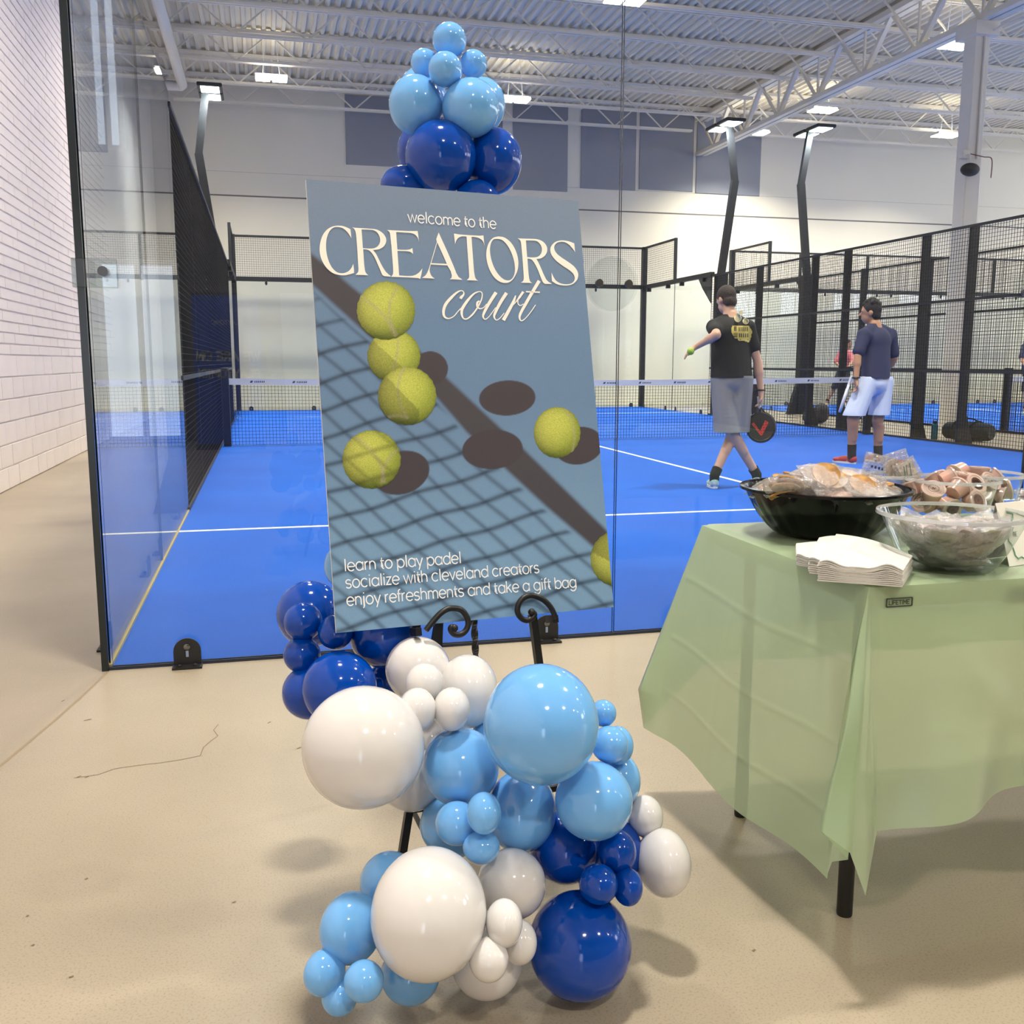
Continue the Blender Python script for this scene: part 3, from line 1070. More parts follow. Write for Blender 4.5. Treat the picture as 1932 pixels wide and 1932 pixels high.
def net_shade(u, v):
    u2 = u-o_[0]; v2 = v-o_[1]
    a = inv[0, 0]*u2+inv[0, 1]*v2; b = inv[1, 0]*u2+inv[1, 1]*v2
    s = max(math.exp(-((a-round(a))/0.1)**2)*0.4, math.exp(-((b-round(b))/0.1)**2)*0.3)
    return 1-s


printed_ball(743, 672, 50, 50, 0.0006, [(0.08, -1.0, -0.25, 0.95, -0.2)], lambda u, v: 0.72 if (v-672) > (u-743)*0.9+6 else 1.0)
printed_ball(728, 586, 55, 55, 0.0009, [(-0.85, -0.45, 0.3, 0.85, -0.18), (0.45, -0.85, 0.35, 0.82, 0.35)])
printed_ball(768, 747, 55, 55, 0.0009, [(-0.1, -0.98, 0.0, 0.75, 0.3), (0.0, 0.75, -0.7, 0.75, 0.2)], lambda u, v: 0.66 if (v-747) > (u-768)*1.0+4 and u < 790 else 1.0)
printed_ball(701, 867, 55, 55, 0.0006, [(-0.55, -0.75, 0.45, 0.75, -0.25), (0.9, -0.35, 0.35, 0.8, 0.25)], net_shade)
printed_ball(1051, 816, 44, 48, 0.0006, [(0.35, -0.95, 0.65, 0.75, -0.25)])
printed_ball(1166, 1054, 52, 53, 0.0006, [(-0.1, -0.4, -0.1, 0.9, -0.1)], lambda u, v: 0.6 if v < 1054+ (u-1140)*0.5 else 1.0)

# lettering --------------------------------------------------------
LET = mat('sign_lettering', (250, 244, 232), 0.45)
LETW = mat('sign_lettering_white', (252, 252, 252), 0.45)


def px_poly(mb, conv, outer, holes=(), lift=0.0012):
    loops = []; flat = []
    for L in [outer]+list(holes):
        q = [Vector((*board_xy(*conv(p)), 0)) for p in L]
        loops.append(q); flat += q
    k = len(mb.v)
    mb.v += [tuple(bp(q.x, q.y, lift)) for q in flat]
    for t in tessellate_polygon(loops):
        a, b, c = t
        ar = (flat[b]-flat[a]).cross(flat[c]-flat[a]).z
        mb.f.append((k+a, k+b, k+c) if ar > 0 else (k+a, k+c, k+b))


KA = 260/1932


def cA(p): return 595+p[0]*KA, 415+p[1]*KA
def cB(p): return 840+p[0]*KA, 430+p[1]*KA
def sm(pts, n=5): return [(p.x, p.y) for p in spline([(a, b, 0) for a, b in pts], n)]


mb = MB()
# C
C_out = sm([(503, 262), (497, 195), (490, 132)]) + sm([(490, 132), (440, 108), (380, 88), (310, 83), (230, 98), (155, 145), (95, 230), (62, 350), (62, 470), (95, 580), (160, 680), (240, 745), (320, 772), (410, 778), (490, 762), (542, 745)]) + sm([(542, 745), (538, 680), (530, 618)])[1:]
C_in = sm([(530, 618), (500, 680), (455, 725), (390, 748), (310, 738), (240, 680), (190, 590), (158, 480), (148, 370), (158, 260), (195, 165), (250, 112), (310, 102), (380, 118), (440, 165), (480, 220), (503, 262)])
px_poly(mb, cA, C_out+C_in[1:-1])
# R
R_out = [(512, 107)] + sm([(560, 112), (650, 118), (760, 125), (860, 138), (940, 185), (985, 250), (990, 310), (960, 370), (900, 410), (850, 420), (805, 424)]) + sm([(805, 424), (850, 480), (890, 560), (930, 640), (980, 720), (1030, 770), (1062, 790)])[1:] + [(1040, 797), (962, 790)] + sm([(962, 790), (935, 770), (905, 700), (870, 620), (830, 530), (780, 455), (730, 420), (668, 412)])[1:] + [(672, 470), (682, 620)] + sm([(682, 620), (695, 715), (715, 755), (742, 778)])[1:] + [(560, 772)] + sm([(560, 772), (595, 735), (602, 690), (598, 620)])[1:] + [(585, 400), (570, 220)] + sm([(570, 220), (560, 165), (540, 125), (512, 107)])[1:-1]
R_hole = [(645, 136), (655, 260), (664, 398)] + sm([(664, 398), (740, 403), (815, 400), (870, 372), (902, 320), (903, 255), (870, 185), (820, 150), (760, 140), (645, 136)])[1:-1]
px_poly(mb, cA, R_out, [R_hole])
# E
E_out = [(1000, 143), (1120, 150), (1300, 158), (1395, 158), (1432, 157), (1442, 230), (1449, 315)] + sm([(1449, 315), (1430, 250), (1390, 205), (1330, 185), (1250, 180), (1130, 172)])[1:] + [(1138, 290), (1148, 418)] + sm([(1148, 418), (1250, 422), (1320, 415), (1358, 395)])[1:] + [(1364, 440), (1368, 482)] + sm([(1368, 482), (1330, 452), (1270, 440), (1148, 436)])[1:] + [(1160, 600), (1172, 780)] + sm([(1172, 780), (1290, 788), (1380, 780), (1450, 740), (1498, 680)])[1:] + [(1485, 760), (1468, 830), (1440, 818), (1300, 808), (1060, 800)] + sm([(1060, 800), (1085, 760), (1088, 690), (1082, 600)])[1:] + [(1065, 380), (1048, 220)] + sm([(1048, 220), (1040, 180), (1025, 160), (1000, 143)])[1:-1]
px_poly(mb, cA, E_out)
# A (crop A coordinates run past its right side)
bx, by = (840-595)/KA, (430-415)/KA


def b2a(p): return p[0]+bx, p[1]+by


A_out = [(1726, 178)] + [(1850, 450), (1932, 640)] + [b2a(q) for q in ((155, 640), (185, 690), (242, 730))] + [b2a((60, 722))] + [b2a(q) for q in ((85, 705), (90, 670), (75, 610))] + [(1848, 640), (1616, 626)] + sm([(1616, 626), (1600, 690), (1605, 740), (1630, 790), (1672, 825)])[1:] + [(1490, 815)] + sm([(1490, 815), (1540, 780), (1575, 720), (1600, 650)])[1:] + [(1650, 480), (1700, 310), (1692, 270)]
A_hole = [(1706, 318), (1660, 480), (1622, 608), (1840, 618), (1775, 470)]
px_poly(mb, cA, A_out, [A_hole])
# T
T_out = [(120, 82), (200, 95), (360, 106), (480, 112), (533, 108), (540, 180), (549, 258)] + sm([(549, 258), (525, 190), (480, 150), (420, 132), (366, 128)])[1:] + [(378, 300), (400, 600)] + sm([(400, 600), (415, 690), (435, 725), (460, 742)])[1:] + [(298, 736)] + sm([(298, 736), (330, 700), (332, 640), (328, 580)])[1:] + [(308, 300), (296, 124)] + sm([(296, 124), (230, 122), (180, 145), (152, 185), (136, 235)])[1:] + [(128, 160)]
px_poly(mb, cB, T_out)
# O
O_out = sm([(740, 122), (830, 138), (920, 210), (985, 320), (1020, 450), (1015, 580), (970, 690), (910, 755), (840, 774), (760, 755), (680, 690), (615, 580), (578, 450), (575, 330), (605, 220), (665, 145), (740, 122)])[:-1]
O_in = sm([(725, 156), (790, 170), (860, 235), (920, 340), (960, 460), (975, 580), (960, 670), (920, 725), (870, 738), (810, 718), (740, 650), (680, 550), (640, 430), (625, 310), (640, 215), (675, 165), (725, 156)])[:-1]
px_poly(mb, cB, O_out, [O_in])
# R
R2 = [(1010, 148)] + sm([(1080, 152), (1180, 155), (1280, 160), (1360, 190), (1415, 250), (1427, 320), (1400, 385), (1340, 428), (1275, 438)]) + sm([(1275, 438), (1310, 500), (1350, 590), (1390, 680), (1430, 745), (1495, 787)])[1:] + [(1395, 787)] + sm([(1395, 787), (1365, 760), (1330, 680), (1295, 590), (1250, 500), (1205, 445), (1150, 432)])[1:] + [(1155, 520), (1165, 640)] + sm([(1165, 640), (1175, 715), (1190, 755), (1218, 775)])[1:] + [(1058, 770)] + sm([(1058, 770), (1092, 740), (1098, 690), (1094, 620)])[1:] + [(1078, 400), (1065, 260)] + sm([(1065, 260), (1055, 195), (1035, 165), (1010, 148)])[1:-1]
R2h = [(1128, 178), (1136, 290), (1146, 412)] + sm([(1146, 412), (1220, 416), (1290, 408), (1335, 370), (1352, 310), (1340, 250), (1300, 200), (1250, 182), (1128, 178)])[1:-1]
px_poly(mb, cB, R2, [R2h])
# S
S_a = sm([(1817, 340), (1812, 280), (1806, 220)]) + sm([(1806, 220), (1760, 200), (1700, 184), (1620, 178), (1540, 200), (1485, 255), (1470, 315), (1490, 385), (1550, 460), (1640, 530), (1730, 590), (1790, 645), (1812, 700), (1800, 750), (1760, 782), (1690, 792), (1610, 778), (1550, 740), (1515, 690), (1487, 628)])[1:]
S_b = sm([(1487, 628), (1488, 690), (1493, 748)]) + sm([(1493, 748), (1560, 790), (1640, 808), (1720, 808), (1790, 785), (1845, 730), (1862, 660), (1845, 600), (1800, 540), (1730, 485), (1640, 425), (1570, 370), (1530, 310), (1528, 255), (1560, 215), (1610, 198), (1670, 202), (1730, 235), (1780, 290), (1817, 340)])[1:]
px_poly(mb, cB, S_a+S_b[1:-1])
o = mb.build('lettering', LET, sign); o['label'] = 'large cream serif word CREATORS'

KC = 220/1932


def cC(p): return 820+p[0]*KC, 520+p[1]*KC


def ribbon(mb, pts, ws, conv, lift=0.0012, n=8):
    P = spline([(a, b, 0) for a, b in pts], n)
    m = len(P); Wd = []
    for i in range(m):
        t = i/n; k = min(int(t), len(ws)-2); f = t-k
        Wd.append(ws[k]*(1-f)+ws[k+1]*f)
    k = len(mb.v)
    for i in range(m):
        t = (P[min(i+1, m-1)]-P[max(i-1, 0)]).normalized(); nn = Vector((-t.y, t.x, 0))*(Wd[i]/2)
        for q in (P[i]+nn, P[i]-nn):
            mb.v.append(tuple(bp(*board_xy(*conv((q.x, q.y))), lift)))
    for i in range(m-1):
        mb.f.append((k+2*i, k+2*i+2, k+2*i+3, k+2*i+1))


mb = MB()
# c
ribbon(mb, [(425, 385), (440, 360), (475, 320), (478, 275), (440, 252), (370, 280), (270, 370), (180, 480), (145, 590), (160, 680), (225, 712), (310, 680), (380, 600), (430, 545)], [42, 48, 30, 16, 16, 30, 46, 50, 46, 34, 18, 16, 16, 14], cC)
# o
ribbon(mb, [(445, 590), (460, 540), (540, 420), (640, 310), (730, 268), (782, 290), (778, 380), (740, 470), (690, 560), (620, 650), (540, 715), (480, 715), (450, 660), (445, 590)], [46, 50, 44, 28, 14, 16, 20, 24, 26, 28, 22, 20, 34, 46], cC)
ribbon(mb, [(740, 420), (705, 450), (705, 510), (745, 550), (810, 530), (860, 470)], [22, 34, 36, 18, 14, 12], cC)
# u
ribbon(mb, [(1015, 280), (900, 460), (820, 610), (800, 680), (830, 725), (890, 690), (960, 600), (1010, 530)], [56, 52, 44, 30, 16, 14, 14, 12], cC)
ribbon(mb, [(1188, 288), (1080, 460), (1000, 620), (985, 690), (1020, 738), (1080, 705), (1150, 620)], [56, 52, 44, 30, 16, 14, 12], cC)
# r
ribbon(mb, [(1340, 330), (1300, 440), (1210, 610), (1135, 742)], [16, 46, 56, 58], cC)
ribbon(mb, [(1290, 500), (1350, 430), (1410, 350), (1465, 268)], [10, 18, 40, 40], cC)
ribbon(mb, [(1375, 410), (1380, 470), (1420, 498), (1470, 470)], [18, 16, 14, 12], cC)
# t
ribbon(mb, [(1730, 88), (1620, 270), (1500, 480), (1420, 630), (1405, 710), (1440, 750), (1510, 700), (1600, 590), (1668, 488)], [56, 52, 50, 44, 30, 16, 14, 14, 16], cC)
ribbon(mb, [(1510, 268), (1740, 278)], [22, 22], cC)
o = mb.build('lettering', LET, sign); o['label'] = 'cream script word court'

# small sans lettering: own stroke alphabet, x-height 1, stroke drawn as a ribbon
def arc(cx, cy, rx, ry, a0, a1, n=18):
    return [(cx+rx*math.cos(math.radians(a0+(a1-a0)*i/n)), cy+ry*math.sin(math.radians(a0+(a1-a0)*i/n))) for i in range(n+1)]


R_ = 0.5
ring = arc(0.56, 0.5, 0.46, 0.5, 0, 360, 28)
GL = {
 'a': (1.16, [ring, [(1.02, 0), (1.02, 1)]]), 'd': (1.16, [ring, [(1.02, 0), (1.02, 1.45)]]),
 'b': (1.16, [[(x+0.04, y) for x, y in ring], [(0.14, 0), (0.14, 1.45)]]), 'p': (1.16, [[(x+0.04, y) for x, y in ring], [(0.14, -0.45), (0.14, 1)]]),
 'g': (1.16, [ring, [(1.02, 1), (1.02, 0.0)]+arc(0.56, 0.0, 0.46, 0.45, 0, -150)]),
 'c': (1.06, [arc(0.56, 0.5, 0.46, 0.5, 42, 318, 24)]), 'o': (1.13, [ring]),
 'e': (1.10, [[(0.12, 0.5), (1.0, 0.5)], arc(0.56, 0.5, 0.46, 0.5, 0, 318, 26)]),
 'f': (0.56, [arc(0.48, 1.2, 0.25, 0.24, 80, 180)+[(0.23, 0)], [(0.04, 0.93), (0.52, 0.93)]]),
 'h': (1.02, [[(0.14, 0), (0.14, 1.45)], [(0.14, 0.45)]+arc(0.5, 0.56, 0.36, 0.42, 165, 0)+[(0.86, 0)]]),
 'n': (1.02, [[(0.14, 0), (0.14, 1)], [(0.14, 0.45)]+arc(0.5, 0.56, 0.36, 0.42, 165, 0)+[(0.86, 0)]]),
 'm': (1.56, [[(0.14, 0), (0.14, 1)], arc(0.46, 0.6, 0.32, 0.38, 170, 0)+[(0.78, 0)], arc(1.1, 0.6, 0.32, 0.38, 170, 0)+[(1.42, 0)]]),
 'r': (0.62, [[(0.14, 0), (0.14, 1)], arc(0.5, 0.55, 0.36, 0.43, 165, 85)]),
 'i': (0.40, [[(0.2, 0), (0.2, 1)], [(0.2, 1.28), (0.2, 1.42)]]), 'l': (0.40, [[(0.2, 0), (0.2, 1.45)]]),
 'j': (0.42, [[(0.22, 1), (0.22, -0.15)]+arc(0.02, -0.15, 0.2, 0.24, 0, -80), [(0.22, 1.28), (0.22, 1.42)]]),
 'k': (0.92, [[(0.14, 0), (0.14, 1.45)], [(0.78, 1), (0.18, 0.48)], [(0.36, 0.62), (0.84, 0)]]),
 's': (0.90, [arc(0.44, 0.74, 0.32, 0.25, 25, 235)+[(0.46, 0.5)]+arc(0.44, 0.26, 0.34, 0.26, 60, -155)]),
 't': (0.62, [[(0.28, 1.3), (0.28, 0.22)]+arc(0.5, 0.24, 0.22, 0.22, 180, 275), [(0.06, 0.95), (0.58, 0.95)]]),
 'v': (0.92, [[(0.06, 1), (0.46, 0), (0.86, 1)]]), 'y': (0.92, [[(0.06, 1), (0.48, 0.0)], [(0.88, 1), (0.32, -0.45)]]),
 'w': (1.42, [[(0.06, 1), (0.4, 0.0), (0.71, 1), (1.02, 0.0), (1.36, 1)]]),
 'z': (0.84, [[(0.1, 0.95), (0.72, 0.95), (0.1, 0.05), (0.76, 0.05)]]), ' ': (0.48, []),
}


def text_line(txt, p0, p1, name_label, wgt=0.155, lift=0.0012, aspect=1.1):
    tot = sum(GL[c][0] for c in txt)
    a = Vector(board_xy(*p0)); b = Vector(board_xy(*p1)); d = b-a; s = d.length/tot; ex = d.normalized(); ey = Vector((-ex.y, ex.x))*aspect
    mb = MB(); cur = 0.0
    for c in txt:
        w, strokes = GL[c]
        for st in strokes:
            P = [a+(ex*(cur+x)+ey*y)*s for x, y in st]
            k = len(mb.v); m = len(P); hw = wgt*s/2
            if (P[0]-P[-1]).length > 1e-6:
                P[0] = P[0]-(P[1]-P[0]).normalized()*hw*0.0
            for i in range(m):
                t0 = (P[i]-P[i-1]).normalized() if i else (P[1]-P[0]).normalized()
                t1 = (P[i+1]-P[i]).normalized() if i < m-1 else t0
                t = (t0+t1)
                t = t.normalized() if t.length > 0.1 else t1
                mit = 1.0/max(0.45, math.sqrt(max(0.05, (1+t0.dot(t1))/2)))
                nn = Vector((-t.y, t.x))*hw*mit
                for q in (P[i]+nn, P[i]-nn): mb.v.append(tuple(bp(q.x, q.y, lift)))
            for i in range(m-1): mb.f.append((k+2*i, k+2*i+1, k+2*i+3, k+2*i+2))
        cur += w
    o = mb.build('lettering', LETW, sign); o['label'] = name_label
    return o


text_line('welcome to the', (769, 419), (937, 432), 'small white line welcome to the', 0.15, aspect=1.12)
text_line('learn to play padel', (649, 1078), (871, 1062.5), 'small white line learn to play padel')
text_line('socialize with cleveland creators', (651.5, 1110), (1018, 1080.5), 'small white line socialize with cleveland creators')
text_line('enjoy refreshments and take a gift bag', (653.5, 1143), (1088, 1107.5), 'small white line enjoy refreshments and take a gift bag')

# easel -----------------------------------------------------------
IRON = mat('wrought_iron', (22, 20, 20), 0.4, spec=0.4)
easel = empty('easel', (1.0, -1.75, 0), 'black wrought iron floor easel with curled hooks under the sign', 'easel')


def on_board(u, v, lift): x, z = board_xy(u, v); return bp(x, z, lift)


def scroll(pts, ox=630, oy=1020, k=1/3.578):
    P = [on_board(ox+a*k, oy+b*k, 0.022) for a, b in pts]
    return spline(P, 6)


L1 = scroll([(600, 605), (640, 555), (690, 498), (740, 465), (790, 458), (840, 472), (876, 520), (882, 570), (862, 612), (825, 634), (785, 628), (766, 602), (772, 582), (790, 590)])
L2 = scroll([(1470, 528), (1442, 462), (1400, 412), (1350, 382), (1300, 372), (1250, 390), (1220, 430), (1213, 480), (1235, 520), (1275, 538), (1314, 520), (1326, 496), (1308, 484)])
for Ls in (L1, L2):
    h = MB().tube(Ls, 0.0062, 10).build('scroll_hook', IRON, easel, smooth=True)
    MB().sphere(Ls[-1], 0.008, 12, 8).build('curl_end', IRON, h, smooth=True)
Yb = SY*0.02


def leg_line(pts, r, name='leg'):
    mb = MB()
    for a, b in zip(pts[:-1], pts[1:]): mb.bar(a, b, r, r, SY)
    return mb.build(name, IRON, easel)


# front legs run behind the board down to the floor
tl = on_board(868, 420, -0.02)
lk = on_board(838, 1180, -0.02); rk = on_board(1012, 1165, -0.02)
lf = on_axis(775, 1690, 2, 0.0); lf = Vector((0.80, -2.02, 0.0))
rf = Vector((1.24, -1.98, 0.0))
top = on_board(870, 480, -0.015)
leg_line([top+SX*-0.03, on_board(832, 1178, -0.02), lf], 0.015)
leg_line([top+SX*0.03, on_board(1012, 1165, -0.02), on_board(1024, 1256, -0.02), rf], 0.015)
leg_line([top-SY*-0.02, Vector((1.02, -1.25, 0.0))], 0.014)
# hook arms and ledge
leg_line([on_board(790, 1190, -0.02), on_board(795, 1150, -0.02)], 0.014, 'hook_arm')
MB().bar(on_board(785, 1192, 0.02), on_board(785, 1192, -0.025), 0.012, 0.016).build('hook_arm', IRON, easel)
MB().bar(L2[0], L2[0]+SY*0.04, 0.012, 0.016).build('hook_arm', IRON, easel)
MB().bar(on_board(780, 1150, -0.022), on_board(1040, 1125, -0.022), 0.012, 0.02).build('ledge_bar', IRON, easel)
# twisted centre bar
ca, cb = on_board(897, 1100, -0.02), on_board(906, 1290, -0.02)
mb = MB(); nseg = 40
dv = (cb-ca); tdir = dv.normalized(); x0_ = tdir.orthogonal().normalized(); y0_ = tdir.cross(x0_)
for i in range(nseg+1):
    a = i*0.28
    for k in range(4):
        q = a+k*math.pi/2
        mb.v.append(tuple(ca+dv*(i/nseg)+(x0_*math.cos(q)+y0_*math.sin(q))*0.0075))
for i in range(nseg):
    for k in range(4): mb.f.append((i*4+k, i*4+(k+1) % 4, (i+1)*4+(k+1) % 4, (i+1)*4+k))
mb.build('twisted_bar', IRON, easel)
MB().bar(lf.lerp(on_board(832, 1178, -0.02), 0.42), rf.lerp(on_board(1012, 1165, -0.02), 0.42), 0.012, 0.012).build('cross_bar', IRON, easel)
MB().bar(at_depth(782, 1535, 2.0), lf.lerp(on_board(832, 1178, -0.02), 0.25)+Vector((0.05, 0, 0.06)), 0.008, 0.008).build('brace', IRON, easel)

# ================================================================== BALLOONS
LT = mat('latex_light_blue', (112, 178, 240), 0.09, spec=0.55, coat=0.3)
DK = mat('latex_dark_blue', (0, 66, 166), 0.09, spec=0.45)
WT = mat('latex_white', (222, 220, 219), 0.1, spec=0.5, coat=0.3)
MATB = {'L': LT, 'D': DK, 'W': WT}
NAMEC = {'L': 'light blue', 'D': 'dark blue', 'W': 'white'}
BAL = [
 # u, v, rx, ry, depth, colour, description
 (848, 76, 32, 33, 2.28, 'L', 'small light blue balloon crowning the tower above the sign'),
 (801, 119, 26, 29, 2.31, 'L', 'small light blue balloon on the block wall flank of the crown trio'),
 (840, 131, 32, 35, 2.22, 'L', 'small light blue balloon in the middle of the crown trio'),
 (893, 121, 26, 28, 2.31, 'L', 'small light blue balloon on the table flank of the crown trio'),
 (797, 172, 44, 46, 2.44, 'L', 'light blue balloon mostly hidden behind the crown, block wall side'),
 (785, 199, 51, 55, 2.27, 'L', 'medium light blue balloon in the tower, block wall side of its pair'),
 (888, 204, 54, 57, 2.25, 'L', 'medium light blue balloon in the tower, table side of its pair'),
 (910, 199, 43, 50, 2.42, 'L', 'light blue balloon peeking out behind the tower pair, table side'),
 (832, 296, 67, 68, 2.26, 'D', 'large dark blue balloon just above the top edge of the sign'),
 (931, 305, 53, 61, 2.32, 'D', 'dark blue balloon above the sign beside the largest dark one'),
 (792, 288, 42, 52, 2.42, 'D', 'dark blue balloon half hidden behind the largest one above the sign'),
 (764, 352, 46, 39, 2.29, 'D', 'dark blue balloon showing only its dome over the top edge of the sign'),
 (900, 385, 45, 42, 2.28, 'D', 'dark blue balloon tucked behind the top edge of the sign'),
 (586, 1158, 63, 60, 2.22, 'D', 'medium dark blue balloon behind the lower corner of the sign'),
 (572, 1173, 36, 33, 2.02, 'D', 'small dark blue balloon lying on the medium one beside the sign corner'),
 (570, 1235, 35, 32, 2.02, 'D', 'small dark blue balloon lowest of the trio beside the sign corner'),
 (633, 1193, 33, 33, 2.0, 'D', 'small dark blue balloon touching the lower sign corner'),
 (724, 1196, 64, 66, 2.05, 'D', 'medium dark blue balloon under the lower edge of the sign'),
 (641, 1298, 70, 70, 1.94, 'D', 'large dark blue balloon resting above the big white one'),
 (584, 1306, 51, 49, 2.02, 'D', 'dark blue balloon peeking out behind the large one above the big white'),
 (722, 1288, 30, 36, 2.1, 'D', 'dark blue balloon in the gap between dark and white clusters'),
 (640, 1068, 28, 38, 2.05, 'L', 'light blue balloon showing a sliver beside the lower sign edge'),
 (686, 1408, 115, 116, 1.74, 'W', 'big white balloon hanging below the dark blue cluster'),
 (788, 1262, 61, 58, 1.98, 'W', 'medium white balloon directly below the sign, nearer the dark cluster'),
 (882, 1304, 58, 69, 1.96, 'W', 'medium white balloon next to the big light blue one'),
 (801, 1287, 36, 36, 1.85, 'W', 'small white balloon on top of the white trio'),
 (787, 1339, 36, 41, 1.78, 'W', 'small white balloon pressed against the big white one'),
 (852, 1338, 35, 41, 1.80, 'W', 'small white balloon of the trio farthest from the big white one'),
 (776, 1468, 62, 64, 1.94, 'W', 'white balloon half hidden under the big white one'),
 (815, 1400, 40, 45, 1.98, 'W', 'white balloon in the gap behind the white trio'),
 (1020, 1366, 109, 113, 1.72, 'L', 'big light blue balloon in front of the easel leg'),
 (869, 1447, 73, 72, 1.82, 'L', 'medium light blue balloon between the big white and big blue ones'),
 (984, 1530, 66, 76, 1.84, 'L', 'medium light blue balloon directly under the big light blue one'),
 (1120, 1511, 73, 75, 1.78, 'L', 'medium light blue balloon on the table side under the big one'),
 (862, 1553, 41, 40, 1.74, 'L', 'small light blue balloon of the lower trio, block wall side'),
 (913, 1534, 33, 39, 1.69, 'L', 'small light blue balloon topmost of the lower trio'),
 (908, 1598, 35, 31, 1.71, 'L', 'small light blue balloon lowest of the lower trio'),
 (856, 1556, 64, 60, 1.92, 'L', 'light blue balloon half hidden behind the lower trio'),
 (1138, 1346, 25, 27, 1.86, 'L', 'smallest light blue balloon at the table side of the big one'),
 (1150, 1405, 35, 36, 1.82, 'L', 'small light blue balloon with a dark dimple, table side of the big one'),
 (1165, 1406, 30, 36, 1.89, 'L', 'small light blue balloon behind the dimpled one'),
 (1164, 1472, 44, 52, 1.93, 'L', 'light blue balloon peeking out behind the table side medium one'),
 (935, 1392, 46, 46, 1.97, 'L', 'light blue balloon deep in the gap beside the big light blue one'),
 (1066, 1600, 66, 63, 1.86, 'D', 'medium dark blue balloon under the light blue cluster'),
 (1166, 1605, 45, 58, 1.92, 'D', 'dark blue balloon behind the small one near the white pair'),
 (1164, 1607, 36, 41, 1.80, 'D', 'small dark blue balloon topmost of the dark trio'),
 (1129, 1668, 37, 40, 1.74, 'D', 'small dark blue balloon lower in the dark trio, white balloon side'),
 (1184, 1673, 28, 35, 1.77, 'D', 'small dark blue balloon lower in the dark trio, table side'),
 (1093, 1783, 98, 98, 1.82, 'D', 'big dark blue balloon standing on the floor'),
 (810, 1722, 108, 121, 1.62, 'W', 'big white balloon low in front of the easel'),
 (965, 1668, 65, 68, 1.76, 'W', 'medium white balloon between the low big white and dark blue ones'),
 (951, 1741, 35, 44, 1.62, 'W', 'small white balloon topmost of the floor trio'),
 (980, 1777, 33, 41, 1.68, 'W', 'small white balloon of the floor trio touching the big dark blue one'),
 (922, 1810, 37, 41, 1.60, 'W', 'small white balloon lowest of the floor trio'),
 (918, 1815, 67, 66, 1.74, 'W', 'medium white balloon on the floor behind its small trio'),
 (1217, 1540, 33, 39, 1.93, 'W', 'small white balloon upper of the pair beside the table'),
 (1251, 1627, 49, 63, 1.89, 'W', 'medium white balloon lower of the pair beside the table'),
 (664, 1750, 56, 66, 1.66, 'L', 'medium light blue balloon beside the low big white one'),
 (735, 1664, 56, 56, 1.76, 'L', 'light blue balloon half hidden behind the low big white one'),
 (613, 1835, 36, 43, 1.62, 'L', 'small light blue balloon of the floor trio, upper outer one'),
 (687, 1851, 38, 39, 1.57, 'L', 'small light blue balloon of the floor trio nearest the big white one'),
 (641, 1881, 34, 34, 1.62, 'L', 'small light blue balloon lowest of the floor trio'),
 (775, 1837, 56, 58, 1.70, 'L', 'medium light blue balloon on the floor under the low big white one'),
]
bm = bmesh.new(); bmesh.ops.create_uvsphere(bm, u_segments=56, v_segments=36, radius=1.0)
for v in bm.verts:                     # slight pear taper towards the neck
    t = (1-v.co.z)*0.5
    k = 1-0.10*max(0, t-0.55)**1.2*2.0
    v.co.x *= k; v.co.y *= k
MESH_B = {}
for k_, mm in MATB.items():
    me = bpy.data.meshes.new('balloon'); bm.to_mesh(me)
    me.materials.append(mm); me.polygons.foreach_set('use_smooth', [True]*len(me.polygons)); MESH_B[k_] = me
bm.free()
kb = MB().lathe([(0.035, 0.05), (0.03, 0.0), (0.05, -0.04), (0.065, -0.07), (0.0, -0.075)], (0, 0, 0), 12)
KNOT = {}
for k_, mm in MATB.items():
    me = kb.mesh('knot'); me.materials.append(mm); KNOT[k_] = me
AX = [(850, 200), (690, 1220), (880, 1420), (1080, 1580), (930, 1740)]
for (u, v, rx, ry, d, colr, lab) in BAL:
    for it in range(60):
        p = at_depth(u, v, d); r = ry*d/F_PX
        if p.z-r < 0.001: d -= 0.01
        else: break
    o = bpy.data.objects.new('balloon', MESH_B[colr]); COL.objects.link(o)
    o.location = p
    rxm, rym = rx*d/F_PX, ry*d/F_PX
    # neck points away from the viewer, into the garland
    back = (p-CAM).normalized()
    tgt = min(AX, key=lambda a: (a[0]-u)**2+(a[1]-v)**2)
    nd = (back*0.9 + RT*((tgt[0]-u)/400.0) + DN*((tgt[1]-v)/400.0)).normalized()
    if abs(ry-rx) > 3:
        o.rotation_mode = 'QUATERNION'
        yv = -DN; zv = (-nd-yv*(-nd).dot(yv)).normalized(); xv = yv.cross(zv)
        o.rotation_quaternion = Matrix((xv, yv, zv)).transposed().to_quaternion()
        o.scale = (rxm, rym, max(rxm, rym))
    else:
        o.rotation_mode = 'QUATERNION'
        o.rotation_quaternion = (-nd).to_track_quat('Z', 'Y')
        o.scale = (rxm, rxm, max(rxm, rym))
    kn = bpy.data.objects.new('knot', KNOT[colr]); COL.objects.link(kn); kn.parent = o; kn.location = (0, 0, -1.0)
    tag(o, lab, 'balloon', 'balloon garland around the sign')
